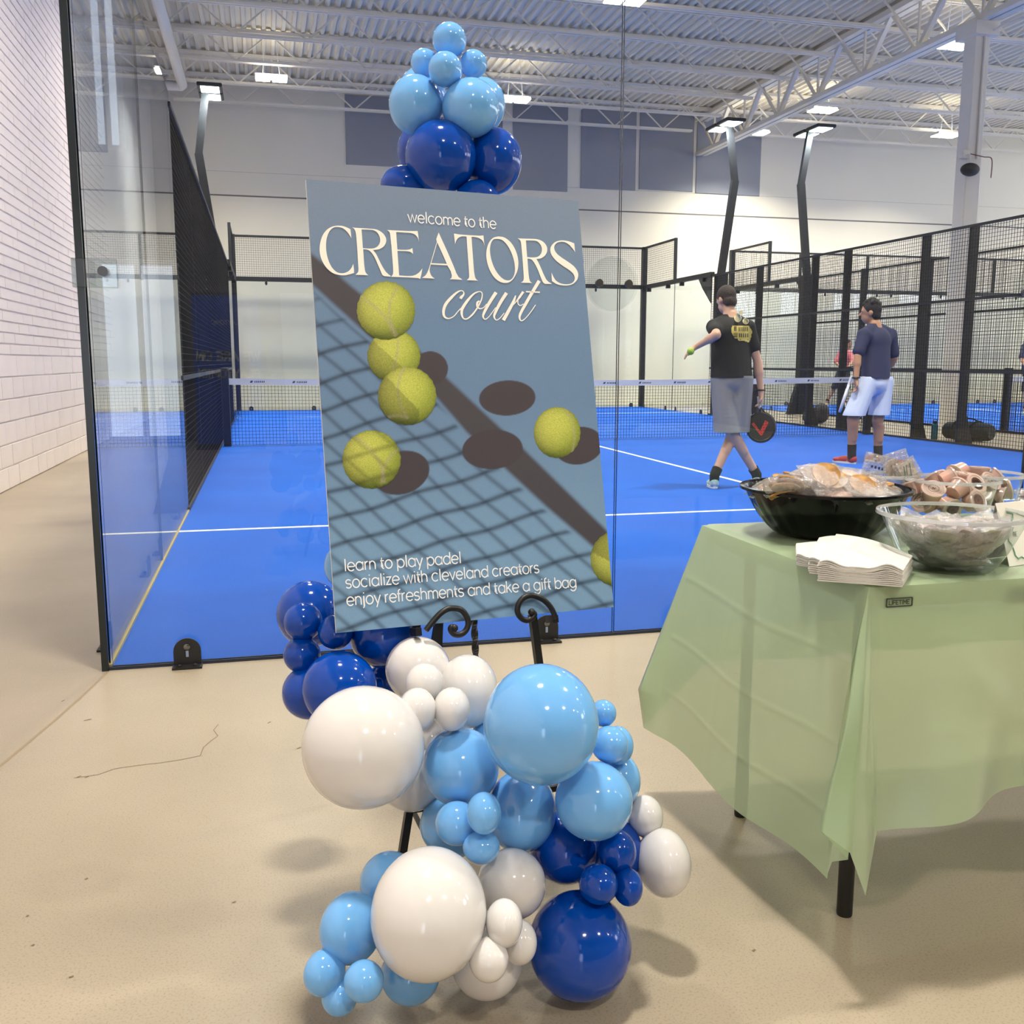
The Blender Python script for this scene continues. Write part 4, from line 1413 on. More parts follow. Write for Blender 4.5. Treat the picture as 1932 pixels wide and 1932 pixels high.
# ================================================================== TABLE WITH CLOTH AND FOOD
TZ = 0.742
TX0, TX1, TY0, TY1 = 1.662, 3.49, -2.268, -1.575
table = empty('folding_table', ((TX0+TX1)/2, (TY0+TY1)/2, 0), 'white folding table with black legs under the green cloth', 'table')
PLAST = mat('table_plastic', (214, 212, 206), 0.5)
MB().cham(TX0, TY0, TZ-0.048, TX1, TY1, TZ-0.003, 0.012).build('table_top', PLAST, table)
LEGG = mat('leg_grey', (150, 152, 152), 0.4, 0.1)
for lx, ly in ((1.745, -2.125), (1.745, -1.66), (3.36, -2.125), (3.36, -1.66)):
    l = MB().tube([(lx, ly, 0.16), (lx, ly, TZ-0.05)], 0.0145, 16).build('leg', LEGG, table, smooth=True)
    MB().tube([(lx, ly, 0.0), (lx, ly, 0.006), (lx, ly, 0.16)], [0.0155, 0.0165, 0.0165], 16).build('leg_foot', mat('foot_black', (20, 20, 20), 0.45), l, smooth=True)
for lx in (1.745, 3.36):
    MB().tube([(lx, -2.125, 0.675), (lx, -1.66, 0.675)], 0.011, 10).build('leg_brace', LEGG, table, smooth=True)
DARKG = mat('logo_dark', (58, 66, 58), 0.6)
yl = TY0-0.0125
# maker's mark on the table edge
mb = MB()
UP = {'L': [[(0, 1), (0, 0), (0.6, 0)]], 'I': [[(0.1, 0), (0.1, 1)]], 'F': [[(0, 0), (0, 1), (0.6, 1)], [(0, 0.5), (0.5, 0.5)]], 'E': [[(0.6, 0), (0, 0), (0, 1), (0.6, 1)], [(0, 0.5), (0.5, 0.5)]], 'T': [[(0, 1), (0.7, 1)], [(0.35, 1), (0.35, 0)]], 'M': [[(0, 0), (0, 1), (0.4, 0.35), (0.8, 1), (0.8, 0)]], 'H': [[(0, 0), (0, 1)], [(0.6, 0), (0.6, 1)], [(0, 0.5), (0.6, 0.5)]]}
UW = {'L': 0.8, 'I': 0.42, 'F': 0.8, 'E': 0.85, 'T': 0.9, 'M': 1.08, 'H': 0.85}


def strokes(mb, txt, org, ex, ey, s, w, ysq=1.0):
    cur = 0.0
    for ch in txt:
        for st in UP[ch]:
            for (a, b), (c, d) in zip(st[:-1], st[1:]):
                p = org+(ex*(cur+a)+ey*b*ysq)*s; q = org+(ex*(cur+c)+ey*d*ysq)*s
                t = (q-p).normalized(); nn = ex.cross(ey).normalized().cross(t)*(w*s/2); e_ = t*(w*s/2)
                mb.quad(p-nn-e_, q-nn+e_, q+nn+e_, p+nn-e_)
        cur += UW[ch]
    return cur*s


lx0, lz0 = 1.692, 0.703
strokes(mb, 'LIFETIME', Vector((lx0+0.003, yl, lz0+0.004)), Vector((1, 0, 0)), Vector((0, 0, 1)), 0.0072, 0.22)
for a, b in (((lx0-0.002, lz0), (lx0+0.051, lz0)), ((lx0-0.002, lz0+0.015), (lx0+0.051, lz0+0.015)), ((lx0-0.002, lz0), (lx0-0.002, lz0+0.015)), ((lx0+0.051, lz0), (lx0+0.051, lz0+0.015))):
    mb.bar((a[0], yl, a[1]), (b[0], yl, b[1]), 0.0015, 0.0022)
o = mb.build('maker_mark', DARKG, table); o['label'] = 'dark framed mark on the table edge'
MB().cham(1.958, TY0-0.006, 0.690, 2.03, TY0+0.02, 0.722, 0.004).build('latch', mat('latch_grey', (92, 94, 84), 0.6), table)


def crease(t, c, w): return math.exp(-((t-c)/w)**2)


def nz(x, y, z): return noise.noise(Vector((x, y, z)))


mb = MB()


def patch(fn, nu, nv):
    k = len(mb.v)
    for j in range(nv+1):
        for i in range(nu+1):
            mb.v.append(tuple(fn(i/nu, j/nv)))
    for j in range(nv):
        for i in range(nu):
            mb.f.append((k+j*(nu+1)+i, k+j*(nu+1)+i+1, k+(j+1)*(nu+1)+i+1, k+(j+1)*(nu+1)+i))


CT = TZ+0.0015
cx0, cx1, cy0, cy1 = TX0-0.006, TX1+0.006, TY0-0.006, TY1+0.006
patch(lambda u, v: Vector((cx0+(cx1-cx0)*u, cy0+(cy1-cy0)*v, CT+0.0012*max(0, nz(u*30, v*12, 0))-0.004*(max(0, 1-min(u*(cx1-cx0), v*(cy1-cy0), (1-v)*(cy1-cy0))/0.012))**2)), 140, 60)
# left skirt: top edge (back -> front) to hem
hb = on_axis(1238, 1379, 1, TY1+0.01); hf = on_axis(1560, 1652, 0, 1.615)


def left_skirt(u, v):
    top = Vector((cx0, cy1+(cy0-cy1)*u, CT-0.004)); hem = hb.lerp(hf, u)
    hem.z += 0.012*math.sin(u*9)-0.012
    p = top.lerp(hem, v)
    off = 0.018*math.sin(math.pi*v)*(-1)+0.010*nz(u*2.2, v*1.6, 3)*v
    for c_ in (0.24, 0.52, 0.77): off -= 0.0011*crease(v, c_+0.02*math.sin(u*3), 0.010)
    for c_ in (0.36, 0.72): off -= 0.0006*crease(u, c_, 0.008)
    return p+Vector((off, 0, 0))


patch(left_skirt, 70, 110)
# front skirt
def front_skirt(u, v):
    x = cx0+0.02+(cx1-cx0-0.02)*u
    hz = 0.285+0.05*min(1, u*4.5)+0.008*math.sin(u*26)
    top = Vector((x, cy0, CT-0.004)); hem = Vector((x, cy0-0.045-0.02*math.sin(u*19+1), hz))
    p = top.lerp(hem, v)
    off = 0.026*v*math.sin(u*34+2.0*v)+0.012*nz(u*7, v*1.2, 8)*v
    d = abs((u-0.06)-0.30*v*v); off -= 0.012*math.exp(-(d/0.03)**2)*v
    for c_ in (0.22, 0.62): off -= 0.001*crease(v, c_+0.02*math.sin(u*7), 0.012)
    for k_ in range(1, 9): off -= 0.0006*crease(u, k_*0.115, 0.004)
    return p+Vector((0, off, 0))


patch(front_skirt, 170, 60)
# near corner: folded flap hanging to a point
K0 = Vector((cx0, cy0, CT-0.004))
A1 = hf; B1 = on_axis(1546, 1566, 1, cy0-0.07); D1 = on_axis(1633, 1690, 1, cy0-0.085); E1 = front_skirt(0.0, 1.0)
M1 = on_axis(1600, 1622, 1, cy0-0.075)
chain = [A1, hf.lerp(M1, 0.55)+Vector((0, 0.02, 0)), M1, B1, B1.lerp(D1, 0.5)+Vector((0, -0.02, 0.03)), D1, D1.lerp(E1, 0.6)+Vector((0.012, 0.015, 0)), E1]
wid = [0.02, 0.012, 0.03, 0.035, 0.0, -0.01, -0.01, 0.0]


def corner(u, v):
    f = u*(len(chain)-1); i = min(int(f), len(chain)-2); t = f-i
    h = chain[i].lerp(chain[i+1], t)
    p = K0.lerp(h, v)
    if u == 0: return left_skirt(1.0, v)
    if u == 1: return front_skirt(0.0, v)
    bl = min(1, min(u, 1-u)*6)
    return p+Vector((-0.006*math.sin(math.pi*v)*bl, -0.012*math.sin(math.pi*v)*bl*(1+0.5*math.sin(v*7+u*9)), 0))


patch(corner, 42, 60)
# back corner flap and back skirt
F1 = on_axis(1214, 1373, 1, TY1+0.10); F0 = on_axis(1204, 1300, 1, TY1+0.10)
KB = Vector((cx0, cy1, CT-0.004))


def back_flap(u, v):
    if u == 0: return left_skirt(0.0, v)
    mid = F0.lerp(F1, max(0, (v-0.8)/0.2)) if v > 0.8 else KB.lerp(F0, v/0.8)
    end = KB.lerp(Vector((cx0+0.05, cy1+0.06, 0.36)), v)
    a = left_skirt(0.0, v)
    return a.lerp(mid, u/0.5) if u <= 0.5 else mid.lerp(end, (u-0.5)/0.5)


patch(back_flap, 16, 60)
patch(lambda u, v: Vector((cx0+0.05*v+(cx1-cx0-0.05*v)*u, cy1+v*(0.06+0.015*math.sin(u*30)), CT-0.004-v*(CT-0.36))), 60, 12)
CLOTH = mat_film('green_plastic_cloth', (204, 226, 188), clear=0.26, rough=0.32, gloss=0.16, trans=0.45, bump=0.05, bump_scale=14)
cloth = mb.build('tablecloth', CLOTH, smooth=2, label='thin translucent green plastic cloth draped over the table', cat='tablecloth')
FT = CT+0.001   # surface the food stands on


# ------------------------------------------------------------------ bowls
def bowl(name, u, v, ub, rim_px, base_r, label, m, wall=0.002, flute=0.0, rimw=0.006, hpx=None, cat='bowl'):
    """u, v: centre of the base; hpx: pixel row of the rim centre"""
    b = on_axis(u, v, 2, FT); d = depth_of(b)
    h = (v-hpx)*d/F_PX*1.02; R = rim_px*d/F_PX
    pr = []
    for i in range(15):
        t = i/14
        pr.append((base_r*R+(R-base_r*R)*(t**0.62 if flute else t**0.72), h*t))
    prof = [(0.0, 0.0)]+pr+[(R+rimw, h+0.001), (R+rimw, h-0.005), (R+rimw*0.6, h-0.006)]
    inner = [(r-wall, z+wall) for r, z in reversed(pr)]+[(0.0, wall)]
    mod = (lambda r, z, a: r*(1+flute*math.sin(a*26+z*30)*math.sin(math.pi*min(1, max(0, z/h))))) if flute else None
    e = empty(name, b, label, cat)
    MB().lathe([(0.0, 0.0)]+pr, b, 96, mod=mod, cap=False).build('bowl_wall', m, e, smooth=True, weld=True)
    rp = [(R-0.001, h-0.002), (R, h+0.003), (R+rimw, h+0.002), (R+rimw+0.001, h-0.004), (R+rimw-0.003, h-0.005), (R-0.001, h-0.002)]
    MB().lathe(rp[:-1]+[rp[0]], b, 96, cap=False).build('rim', m if m is not CLEAR else mat_film('clear_rim', (250, 252, 252), clear=0.55, rough=0.08, gloss=0.6, trans=0.5), e, smooth=True)
    return e, b, R, h, d


BLKP = mat('black_plastic_gloss', (5, 5, 6), 0.1, spec=0.22)
e1, b1, R1, h1, d1 = bowl('serving_bowl', 1553, 1006, 0, 150, 0.55, 'large glossy black fluted bowl heaped with wrapped snacks', BLKP, flute=0.014, rimw=0.008, hpx=920)
e2, b2, R2_, h2, d2 = bowl('serving_bowl', 1790, 1070, 0, 129, 0.56, 'clear plastic bowl of small wrapped packets beside the napkins', CLEAR, hpx=968)
e3, b3, R3, h3, d3 = bowl('serving_bowl', 1790, 1000, 0, 80, 0.62, 'clear plastic bowl of lidded dip cups beside the black bowl', CLEAR, hpx=905)
e4, b4, R4, h4, d4 = bowl('serving_bowl', 1848, 984, 0, 70, 0.62, 'clear plastic bowl of dip cups at the back of the table', CLEAR, hpx=895)
e5, b5, R5, h5, d5 = bowl('serving_bowl', 1672, 988, 0, 46, 0.62, 'small clear bowl of wrapped picks behind the black bowl', CLEAR, hpx=897)

# ------------------------------------------------------------------ wrapped snacks
WRAP = mat_film('cellophane', (244, 242, 240), clear=0.80, rough=0.10, gloss=0.40, trans=0.4, bump=0.6, bump_scale=90)
TORT = mat('golden_chip', (196, 150, 78), 0.7, rgb2=(140, 96, 40), scale=60)
TORT2 = mat('pale_wafer', (214, 170, 128), 0.7, rgb2=(176, 128, 92), scale=50)
OLIVE = mat('olive_snack', (126, 122, 62), 0.6, rgb2=(84, 78, 50), scale=70)
BROWN = mat('brown_snack', (140, 110, 78), 0.6, rgb2=(90, 66, 46), scale=60)
PINK = mat('pink_wrap_print', (196, 150, 152), 0.4, rgb2=(226, 206, 204), scale=25)


def pillow(L, W, T, seed, rough=0.006, n=16):
    mb = MB(); k = 0
    for side in (1, -1):
        base = len(mb.v)
        for j in range(n+1):
            for i in range(n+1):
                u = i/n*2-1; v = j/n*2-1
                prof = (max(0, 1-abs(u)**3)*max(0, 1-abs(v)**4))**0.6
                q = Vector((u*3+seed*7.3, v*3, side*2.0))
                w = noise.noise(q)*0.6+noise.noise(q*2.7)*0.4
                edge = 0.03*noise.noise(Vector((u*2, v*2, seed)))
                mb.v.append((u*L/2*(1+edge), v*W/2*(1+edge), side*T/2*prof+rough*w*(1 if prof > 0 else 0.6)))
        for j in range(n):
            for i in range(n):
                a = base+j*(n+1)+i
                f = (a, a+1, a+n+2, a+n+1)
                mb.f.append(f if side > 0 else f[::-1])
    return mb


def packet(name, label, grp, fill, seed, L=0.115, W=0.095, T=0.034, kind='discs'):
    e = bpy.data.objects.new(name, None); COL.objects.link(e); e['_w'] = [0, 0, 0]; e.empty_display_size = 0.05
    tag(e, label, 'snack packet', grp)
    pillow(L, W, T, seed).build('wrapper', WRAP, e, smooth=2, weld=True)
    rnd = random.Random(seed)
    if kind == 'discs':
        for i in range(4):
            M = Matrix.Rotation(rnd.uniform(-0.25, 0.25), 4, 'X') @ Matrix.Rotation(rnd.uniform(-0.3, 0.3), 4, 'Y')
            c_ = Vector((rnd.uniform(-0.2, 0.2)*L, rnd.uniform(-0.18, 0.18)*W, (i-1.5)*T*0.2))
            r = W*0.33
            MB().lathe([(0, -0.0018), (r, -0.0018), (r*1.02, 0), (r, 0.0018), (0, 0.0018)], c_, 20, M.to_3x3(), mod=lambda r_, z_, a: r_*(1+0.04*math.sin(a*3+seed))).build('wafer', fill, e, smooth=True)
    else:
        m2 = pillow(L*0.72, W*0.66, T*0.75, seed+31, 0.004, 8)
        m2.build('filling', fill, e, smooth=2, weld=True)
    return e


def place(e, p, q):
    e.location = p; e.rotation_mode = 'QUATERNION'; e.rotation_quaternion = q
    return e


def rq(rnd, tilt, spin=True):
    return (Matrix.Rotation(rnd.uniform(0, 6.28) if spin else 0, 3, 'Z') @ Matrix.Rotation(rnd.uniform(-tilt, tilt), 3, 'X') @ Matrix.Rotation(rnd.uniform(-tilt, tilt), 3, 'Y')).to_quaternion()


rnd = random.Random(11)
G1 = 'wrapped snacks in the black bowl'
protos = [packet('snack_packet', 'clear wrapped packet of golden wafers heaped in the black bowl', G1, TORT, 1),
          packet('snack_packet', 'clear wrapped packet of pale pinkish wafers heaped in the black bowl', G1, TORT2, 2, kind='fill'),
          packet('snack_packet', 'clear wrapped packet of golden wafers heaped in the black bowl', G1, TORT, 3, 0.12, 0.10, 0.04)]
spots = []
for ring_, n_, rr, zz in ((0, 10, 0.62, 0.000), (1, 7, 0.40, 0.014), (2, 3, 0.15, 0.028), (3, 8, 0.44, -0.020)):
    for i in range(n_):
        a = 2*math.pi*(i+0.37*ring_)/n_+rnd.uniform(-0.15, 0.15)
        spots.append((a, rr, zz))
for n_, (a, rr, zz) in enumerate(spots):
    src = protos[n_ % 3]
    e = src if n_ < 3 else copy_tree(src, (0, 0, 0))
    p = b1+Vector((math.cos(a)*rr*R1, math.sin(a)*rr*R1, h1+zz))
    out = Vector((math.cos(a), math.sin(a), 0))
    q = Quaternion(Vector((-out.y, out.x, 0)), rr*0.2+rnd.uniform(-0.15, 0.2)) @ Quaternion((0, 0, 1), a+rnd.uniform(-0.9, 0.9))
    place(e, p, q)
    e['label'] = 'clear packet of %s wafers %s black bowl heap' % ('pale pinkish' if n_ % 3 == 1 else 'golden', 'deep under the' if zz < -0.01 else 'along the rim of the' if rr > 0.5 else 'on the crown of the' if rr < 0.2 else 'on the slope of the')
# loose-looking golden wafer stacks at the front edge of the heap
for (u, v, a, tilt) in ((1630, 925, 0.5, 0.5), (1560, 905, 0.2, 0.7), (1490, 925, 2.6, 0.6)):
    e = copy_tree(protos[0], (0, 0, 0))
    place(e, at_depth(u, v, d1-R1*0.72), Quaternion((0, 0, 1), a) @ Quaternion((1, 0, 0), tilt))
    e['label'] = 'tilted clear packet of stacked golden wafers above the black bowl rim'
# clear bowl packets
G2 = 'small packets in the clear bowl'
pr2 = [packet('snack_packet', 'small crinkled clear packet of olive green snacks in the clear bowl', G2, OLIVE, 5, 0.085, 0.07, 0.028, 'fill'),
       packet('snack_packet', 'small crinkled clear packet of brown snacks in the clear bowl', G2, BROWN, 6, 0.08, 0.07, 0.026, 'fill'),
       packet('snack_packet', 'small crinkled clear packet of olive green snacks in the clear bowl', G2, OLIVE, 7, 0.09, 0.065, 0.03, 'fill'),
       packet('snack_packet', 'small crinkled packet with pinkish print on top of the clear bowl', G2, PINK, 8, 0.085, 0.07, 0.024, 'fill')]
n_ = 0
for lev, (zz, rr, cnt) in enumerate(((0.022, 0.26, 4), (0.040, 0.42, 8), (0.056, 0.52, 9), (0.068, 0.58, 10), (0.062, 0.22, 4), (0.078, 0.38, 5))):
    for i in range(cnt):
        a = 2*math.pi*(i+0.31*lev)/cnt+rnd.uniform(-0.2, 0.2)
        k = rnd.choice((0, 1, 2)) if zz < 0.07 else rnd.choice((3, 3, 1))
        src = pr2[k]
        first = src.location.length < 1e-6
        e = src if first else copy_tree(src, (0, 0, 0))
        p = b2+Vector((math.cos(a)*rr*R2_, math.sin(a)*rr*R2_, zz))
        out = Vector((math.cos(a), math.sin(a), 0))
        e['label'] = 'small crinkled packet of %s in the clear bowl, %s layer' % (('olive snacks', 'brown snacks', 'olive snacks', 'pink printed snacks')[k], ('bottom', 'lower', 'middle', 'upper', 'inner', 'top')[lev])
        q = Quaternion(Vector((-out.y, out.x, 0)), (0 if zz < 0.03 else -0.8 if zz < 0.07 else -0.15)+rnd.uniform(-0.3, 0.3)) @ Quaternion((0, 0, 1), a+rnd.uniform(-1.2, 1.2))
        place(e, p, q)
# ------------------------------------------------------------------ dip cups
CUPM = mat_film('cup_plastic', (250, 230, 220), clear=0.34, rough=0.2, gloss=0.2, trans=0.5)
SAUCE = mat('peach_dip', (230, 166, 130), 0.5, rgb2=(212, 134, 92), scale=40)
LIDM = mat_film('lid_plastic', (246, 226, 216), clear=0.25, rough=0.15, gloss=0.25, trans=0.4)
STICK = mat('sticker_cream', (240, 220, 206), 0.5)
STICKR = mat('sticker_rose', (190, 140, 130), 0.5)
GC = 'lidded dip cups in the clear bowls'


def dip_cup(label, rosy):
    e = bpy.data.objects.new('dip_cup', None); COL.objects.link(e); e['_w'] = [0, 0, 0]; e.empty_display_size = 0.03
    tag(e, label, 'dip cup', GC)
    MB().lathe([(0.0, 0.0), (0.019, 0.0), (0.0245, 0.030), (0.026, 0.0305)], (0, 0, 0), 28).build('cup', CUPM, e, smooth=True)
    MB().lathe([(0.0, 0.001), (0.0183, 0.001), (0.0222, 0.021), (0.0, 0.022)], (0, 0, 0), 24).build('dip', SAUCE, e, smooth=True)
    l = MB().lathe([(0.0272, 0.0285), (0.0275, 0.0325), (0.0225, 0.0332), (0.0215, 0.0318), (0.0, 0.0318)], (0, 0, 0), 28).build('lid', LIDM, e, smooth=True)
    MB().lathe([(0.0, 0.0324), (0.0165, 0.0324)], (0, 0, 0), 28).build('sticker', STICKR if rosy else STICK, l)
    mb = MB()
    for i in range(18):
        a = 2*math.pi*i/18
        mb.quad(*[Vector((r_*math.cos(a+w), r_*math.sin(a+w), 0.0328)) for r_, w in ((0.0105, -0.09), (0.0128, -0.05), (0.0128, 0.12), (0.0105, 0.09))])
    for (x0_, y0_, x1_, y1_) in ((-0.004, -0.003, -0.001, 0.004), (-0.001, 0.004, 0.001, -0.003), (0.001, -0.003, 0.005, 0.003), (-0.003, 0.0, 0.004, 0.001)):
        mb.bar((x0_, y0_, 0.0328), (x1_, y1_, 0.0328), 0.0011, 0.0004)
    mb.build('sticker_print', mat('sticker_ink', (110, 74, 66), 0.5), l)
    return e


cupA = dip_cup('lidded plastic cup of peach dip with a round cream sticker', False)
cupB = dip_cup('lidded plastic cup of peach dip with a round rose sticker', True)
VW = -FW


def cup_at(src, u, v, d, axis, first):
    e = src if first else copy_tree(src, (0, 0, 0))
    ax = Vector(axis).normalized()
    q = ax.to_track_quat('Z', 'Y')
    place(e, at_depth(u, v, d)-ax*0.016, q)
    e['label'] = 'lidded peach dip cup with %s sticker in the bowl %s' % ('rose' if src is cupB else 'cream', 'touching the black bowl' if d < (d3+d4)/2 else 'at the table back edge')


camv = lambda r_, u_, t_: RT*r_-DN*u_-FW*t_        # right, up, towards the viewer
cups = [('A', 1759, 931, d3-0.075, camv(-0.1, 0.75, 0.75)), ('B', 1835, 948, d3-0.065, camv(0.45, 0.25, 0.85)), ('A', 1834, 918, d3-0.03, camv(0.35, 0.45, 0.8)),
        ('A', 1805, 925, d3-0.055, camv(0.7, 0.5, -0.3)), ('A', 1725, 922, d3-0.03, camv(-0.2, 0.9, -0.2)), ('A', 1788, 905, d3-0.01, camv(0.9, 0.35, 0.1)),
        ('A', 1768, 908, d3+0.02, camv(-0.3, 0.8, -0.4)), ('B', 1790, 955, d3-0.05, camv(0.2, -0.5, 0.8)), ('A', 1745, 950, d3-0.05, camv(-0.6, 0.3, 0.5)),
        ('A', 1760, 948, d3-0.02, camv(0.5, 0.3, 0.5)), ('A', 1820, 905, d3+0.02, camv(0.1, 0.9, 0.2)), ('A', 1810, 890, d4-0.02, camv(-0.8, -0.45, 0.3)),
        ('A', 1847, 893, d4-0.02, camv(0.05, 1, 0.1)), ('A', 1862, 914, d4-0.05, camv(0.35, 0.55, 0.7)), ('A', 1878, 905, d4-0.03, camv(0.7, 0.55, 0.2)),
        ('B', 1880, 935, d4-0.05, camv(0.8, -0.3, 0.5)), ('A', 1892, 925, d4-0.02, camv(0.9, 0.2, 0.2)), ('A', 1855, 938, d4-0.06, camv(-0.4, 0.6, 0.6)), ('A', 1868, 948, d4-0.05, camv(0.2, 0.3, 0.9))]
ua = ub = True
for k_, u, v, d, ax in cups:
    if k_ == 'A': cup_at(cupA, u, v, d, ax, ua); ua = False
    else: cup_at(cupB, u, v, d, ax, ub); ub = False

# wrapped picks and spoons behind the black bowl
GP = 'wrapped wooden picks behind the black bowl'
for n_, (u, v, rx_, w_, h_) in enumerate(((1655, 886, -0.25, 0.075, 0.075), (1693, 884, 0.3, 0.07, 0.085), (1715, 893, 0.5, 0.06, 0.07))):
    c_ = at_depth(u, v, d5-0.01-0.012*n_)
    e = empty('wrapped_pick', c_, 'clear sealed sachet %s behind the black bowl' % ('with dark print', 'with a wooden tag and rose oval label', 'with green stripes')[n_], 'sachet', GP)
    ex = (RT*math.cos(rx_)-DN*math.sin(rx_)); ey = (RT*math.sin(rx_)*-1-DN*math.cos(rx_))
    m_ = pillow(w_, h_, 0.006, 40+n_, 0.004, 12)
    m_.v = [tuple(c_+ex*a+ey*b-FW*z) for a, b, z in m_.v]
    m_.build('wrapper', WRAP, e, smooth=2, weld=True)
    mb = MB()
    if n_ == 1:
        P = [c_+FW*0.004+ex*(0.024*math.cos(t/20*6.283)-0.004)+ey*0.026*math.sin(t/20*6.283) for t in range(20)]
        mb.prism(P, FW*0.002).build('wooden_tag', mat('pale_wood', (226, 196, 166), 0.7), e)
        P = [c_-FW*0.004+ex*(0.012*math.cos(t/20*6.283)+0.012)+ey*0.019*math.sin(t/20*6.283) for t in range(20)]
        MB().prism(P, FW*0.001).build('oval_label', STICKR, e)
        for k_ in (-0.014, -0.006):
            MB().bar(c_-FW*0.004+ex*k_+ey*0.012, c_-FW*0.004+ex*(k_+0.006)-ey*0.012, 0.0014, 0.001, FW).build('tag_print', mat('tag_ink', (90, 60, 50), 0.6), e)
    elif n_ == 2:
        for k_ in (-0.012, -0.006, 0.004):
            MB().bar(c_-FW*0.003+ex*(k_+0.008)+ey*0.022, c_-FW*0.003+ex*(k_-0.008)-ey*0.022, 0.0016, 0.001, FW).build('stripe', mat('stripe_green', (70, 110, 92), 0.6), e)
        P = [c_+FW*0.003+ex*a+ey*b for a, b in ((-0.02, -0.03), (0.02, -0.03), (0.024, 0.03), (-0.016, 0.03))]
        MB().prism(P, FW*0.001).build('paper_slip', mat('slip_cream', (232, 220, 200), 0.7), e)
    else:
        for k_ in range(5):
            MB().bar(c_-FW*0.003+ex*(-0.018+k_*0.009)+ey*0.004, c_-FW*0.003+ex*(-0.013+k_*0.009)+ey*0.004, 0.006, 0.001, FW).build('print', mat('sachet_ink', (40, 50, 80), 0.6), e)

# napkins
NAP = mat('paper_napkin', (212, 211, 203), 0.85, bump=0.15, bump_scale=400)


def napkin_stack(label, fl, fr, br, bl, T, layers, wave, seed):
    """corners on the table plane, thickness T"""
    c_ = (fl+fr+br+bl)/4; e = empty('napkin_stack', (c_.x, c_.y, FT), label, 'napkins', 'napkin stacks on the green cloth')
    rn = random.Random(seed)
    for k_ in range(layers):
        z0 = FT+T*k_/layers; th = T/layers*0.86
        s = 1-rn.uniform(0, 0.02); off = Vector((rn.uniform(-1, 1), rn.uniform(-1, 1), 0))*0.0015
        mb = MB(); nu, nv = 20, 10
        for lay in (0, 1):
            for j in range(nv+1):
                for i in range(nu+1):
                    u, v = i/nu, j/nv
                    p = (fl.lerp(fr, u)).lerp(bl.lerp(br, u), v)
                    p = c_+(p-c_)*s+off
                    edge = (1-v)**2
                    zz = z0+lay*th+wave*T*(0.25*math.sin(u*9+0.6*k_/layers)+0.12*math.sin(u*17))*edge*(k_/layers)+wave*T*0.45*math.sin(math.pi*u)*v*(k_/layers)
                    mb.v.append((p.x, p.y, max(FT+0.0002*lay, zz)))
        N = (nu+1)*(nv+1)
        for j in range(nv):
            for i in range(nu):
                a = j*(nu+1)+i
                mb.f.append((a, a+nu+1, a+nu+2, a+1)); mb.f.append((N+a, N+a+1, N+a+nu+2, N+a+nu+1))
        rim = [i for i in range(nu+1)]+[(j)*(nu+1)+nu for j in range(1, nv+1)]+[nv*(nu+1)+i for i in range(nu-1, -1, -1)]+[j*(nu+1) for j in range(nv-1, 0, -1)]
        for a, b in zip(rim, rim[1:]+rim[:1]): mb.f.append((a, b, N+b, N+a))
        mb.build('napkin', NAP, e, smooth=True)


def tp(u, v, z=0.0):
    p = on_axis(u, v, 2, FT+z); return Vector((p.x, p.y, 0))


napkin_stack('thin stack of white paper napkins at the far end of the fan', tp(1502, 1066), tp(1560, 1078), tp(1585, 1040), tp(1502, 1026, 0.02), 0.022, 7, 0.3, 1)
napkin_stack('middle stack of white paper napkins partly covered by the top one', tp(1524, 1082), tp(1600, 1090), tp(1600, 1016, 0.026), tp(1545, 1017, 0.026), 0.030, 8, 0.3, 2)
napkin_stack('thick wavy stack of white paper napkins in front of the clear bowl', tp(1541, 1096), tp(1702, 1108), tp(1722, 1050, 0.032), tp(1576, 1008, 0.032), 0.034, 11, 0.6, 3)

# tent card with green outline at the table edge
cb0 = on_axis(1912, 1068, 2, FT); ex = Vector((0.97, 0.22, 0)).normalized(); ez = Vector((-0.02, 0.30, 0.95)).normalized()
card = empty('tent_card', cb0, 'white folded tent card with a green outline drawing behind the clear bowl', 'card')
CARDM = mat('card_white', (240, 238, 228), 0.7)
p = [cb0-ex*0.012, cb0+ex*0.15, cb0+ex*0.15+ez*0.128, cb0-ex*0.022+ez*0.128]
nrm = ex.cross(ez).normalized()
MB().prism(p, nrm*-0.0008).build('card_front', CARDM, card)
bk = Vector((0.0, 0.075, 0))
MB().prism([p[3], p[2], cb0+ex*0.15+bk, cb0-ex*0.012+bk], Vector((0, 0.0008, 0))).build('card_back', CARDM, card)


def cpt(a, b): return cb0+ex*a+ez*b+nrm*0.0006


out_pts = [(0.004, 0.108), (0.022, 0.103), (0.020, 0.094), (0.012, 0.088), (0.006, 0.075), (-0.002, 0.066), (-0.003, 0.05), (0.004, 0.043), (0.008, 0.03), (0.010, 0.02), (0.017, 0.013), (0.028, 0.016), (0.040, 0.010), (0.055, 0.02), (0.075, 0.018), (0.09, 0.045), (0.1, 0.08), (0.085, 0.1), (0.06, 0.095), (0.03, 0.106), (0.004, 0.108)]
MB().tube([cpt(a, b) for a, b in out_pts], 0.0016, 6).build('outline', mat('outline_green', (120, 160, 134), 0.6), card)
mb = MB()
strokes(mb, 'THE', cb0+ex*0.012+ez*0.058+nrm*0.0008, ex, ez, 0.0055, 0.2, 1.6)
mb.build('lettering', mat('card_ink', (70, 76, 72), 0.6), card)
# tray of brown packets beyond the card
G6 = 'brown snack packets behind the tent card'
bx_ = on_axis(1945, 962, 2, FT)
for n_ in range(3):
    e = packet('snack_packet', 'glossy brown snack packet lying behind the tent card', G6, BROWN, 60+n_, 0.11, 0.08, 0.02)
    place(e, bx_+Vector((0.01*n_, 0.012*n_, 0.012+0.014*n_)), Quaternion((0, 0, 1), 0.3+0.5*n_))
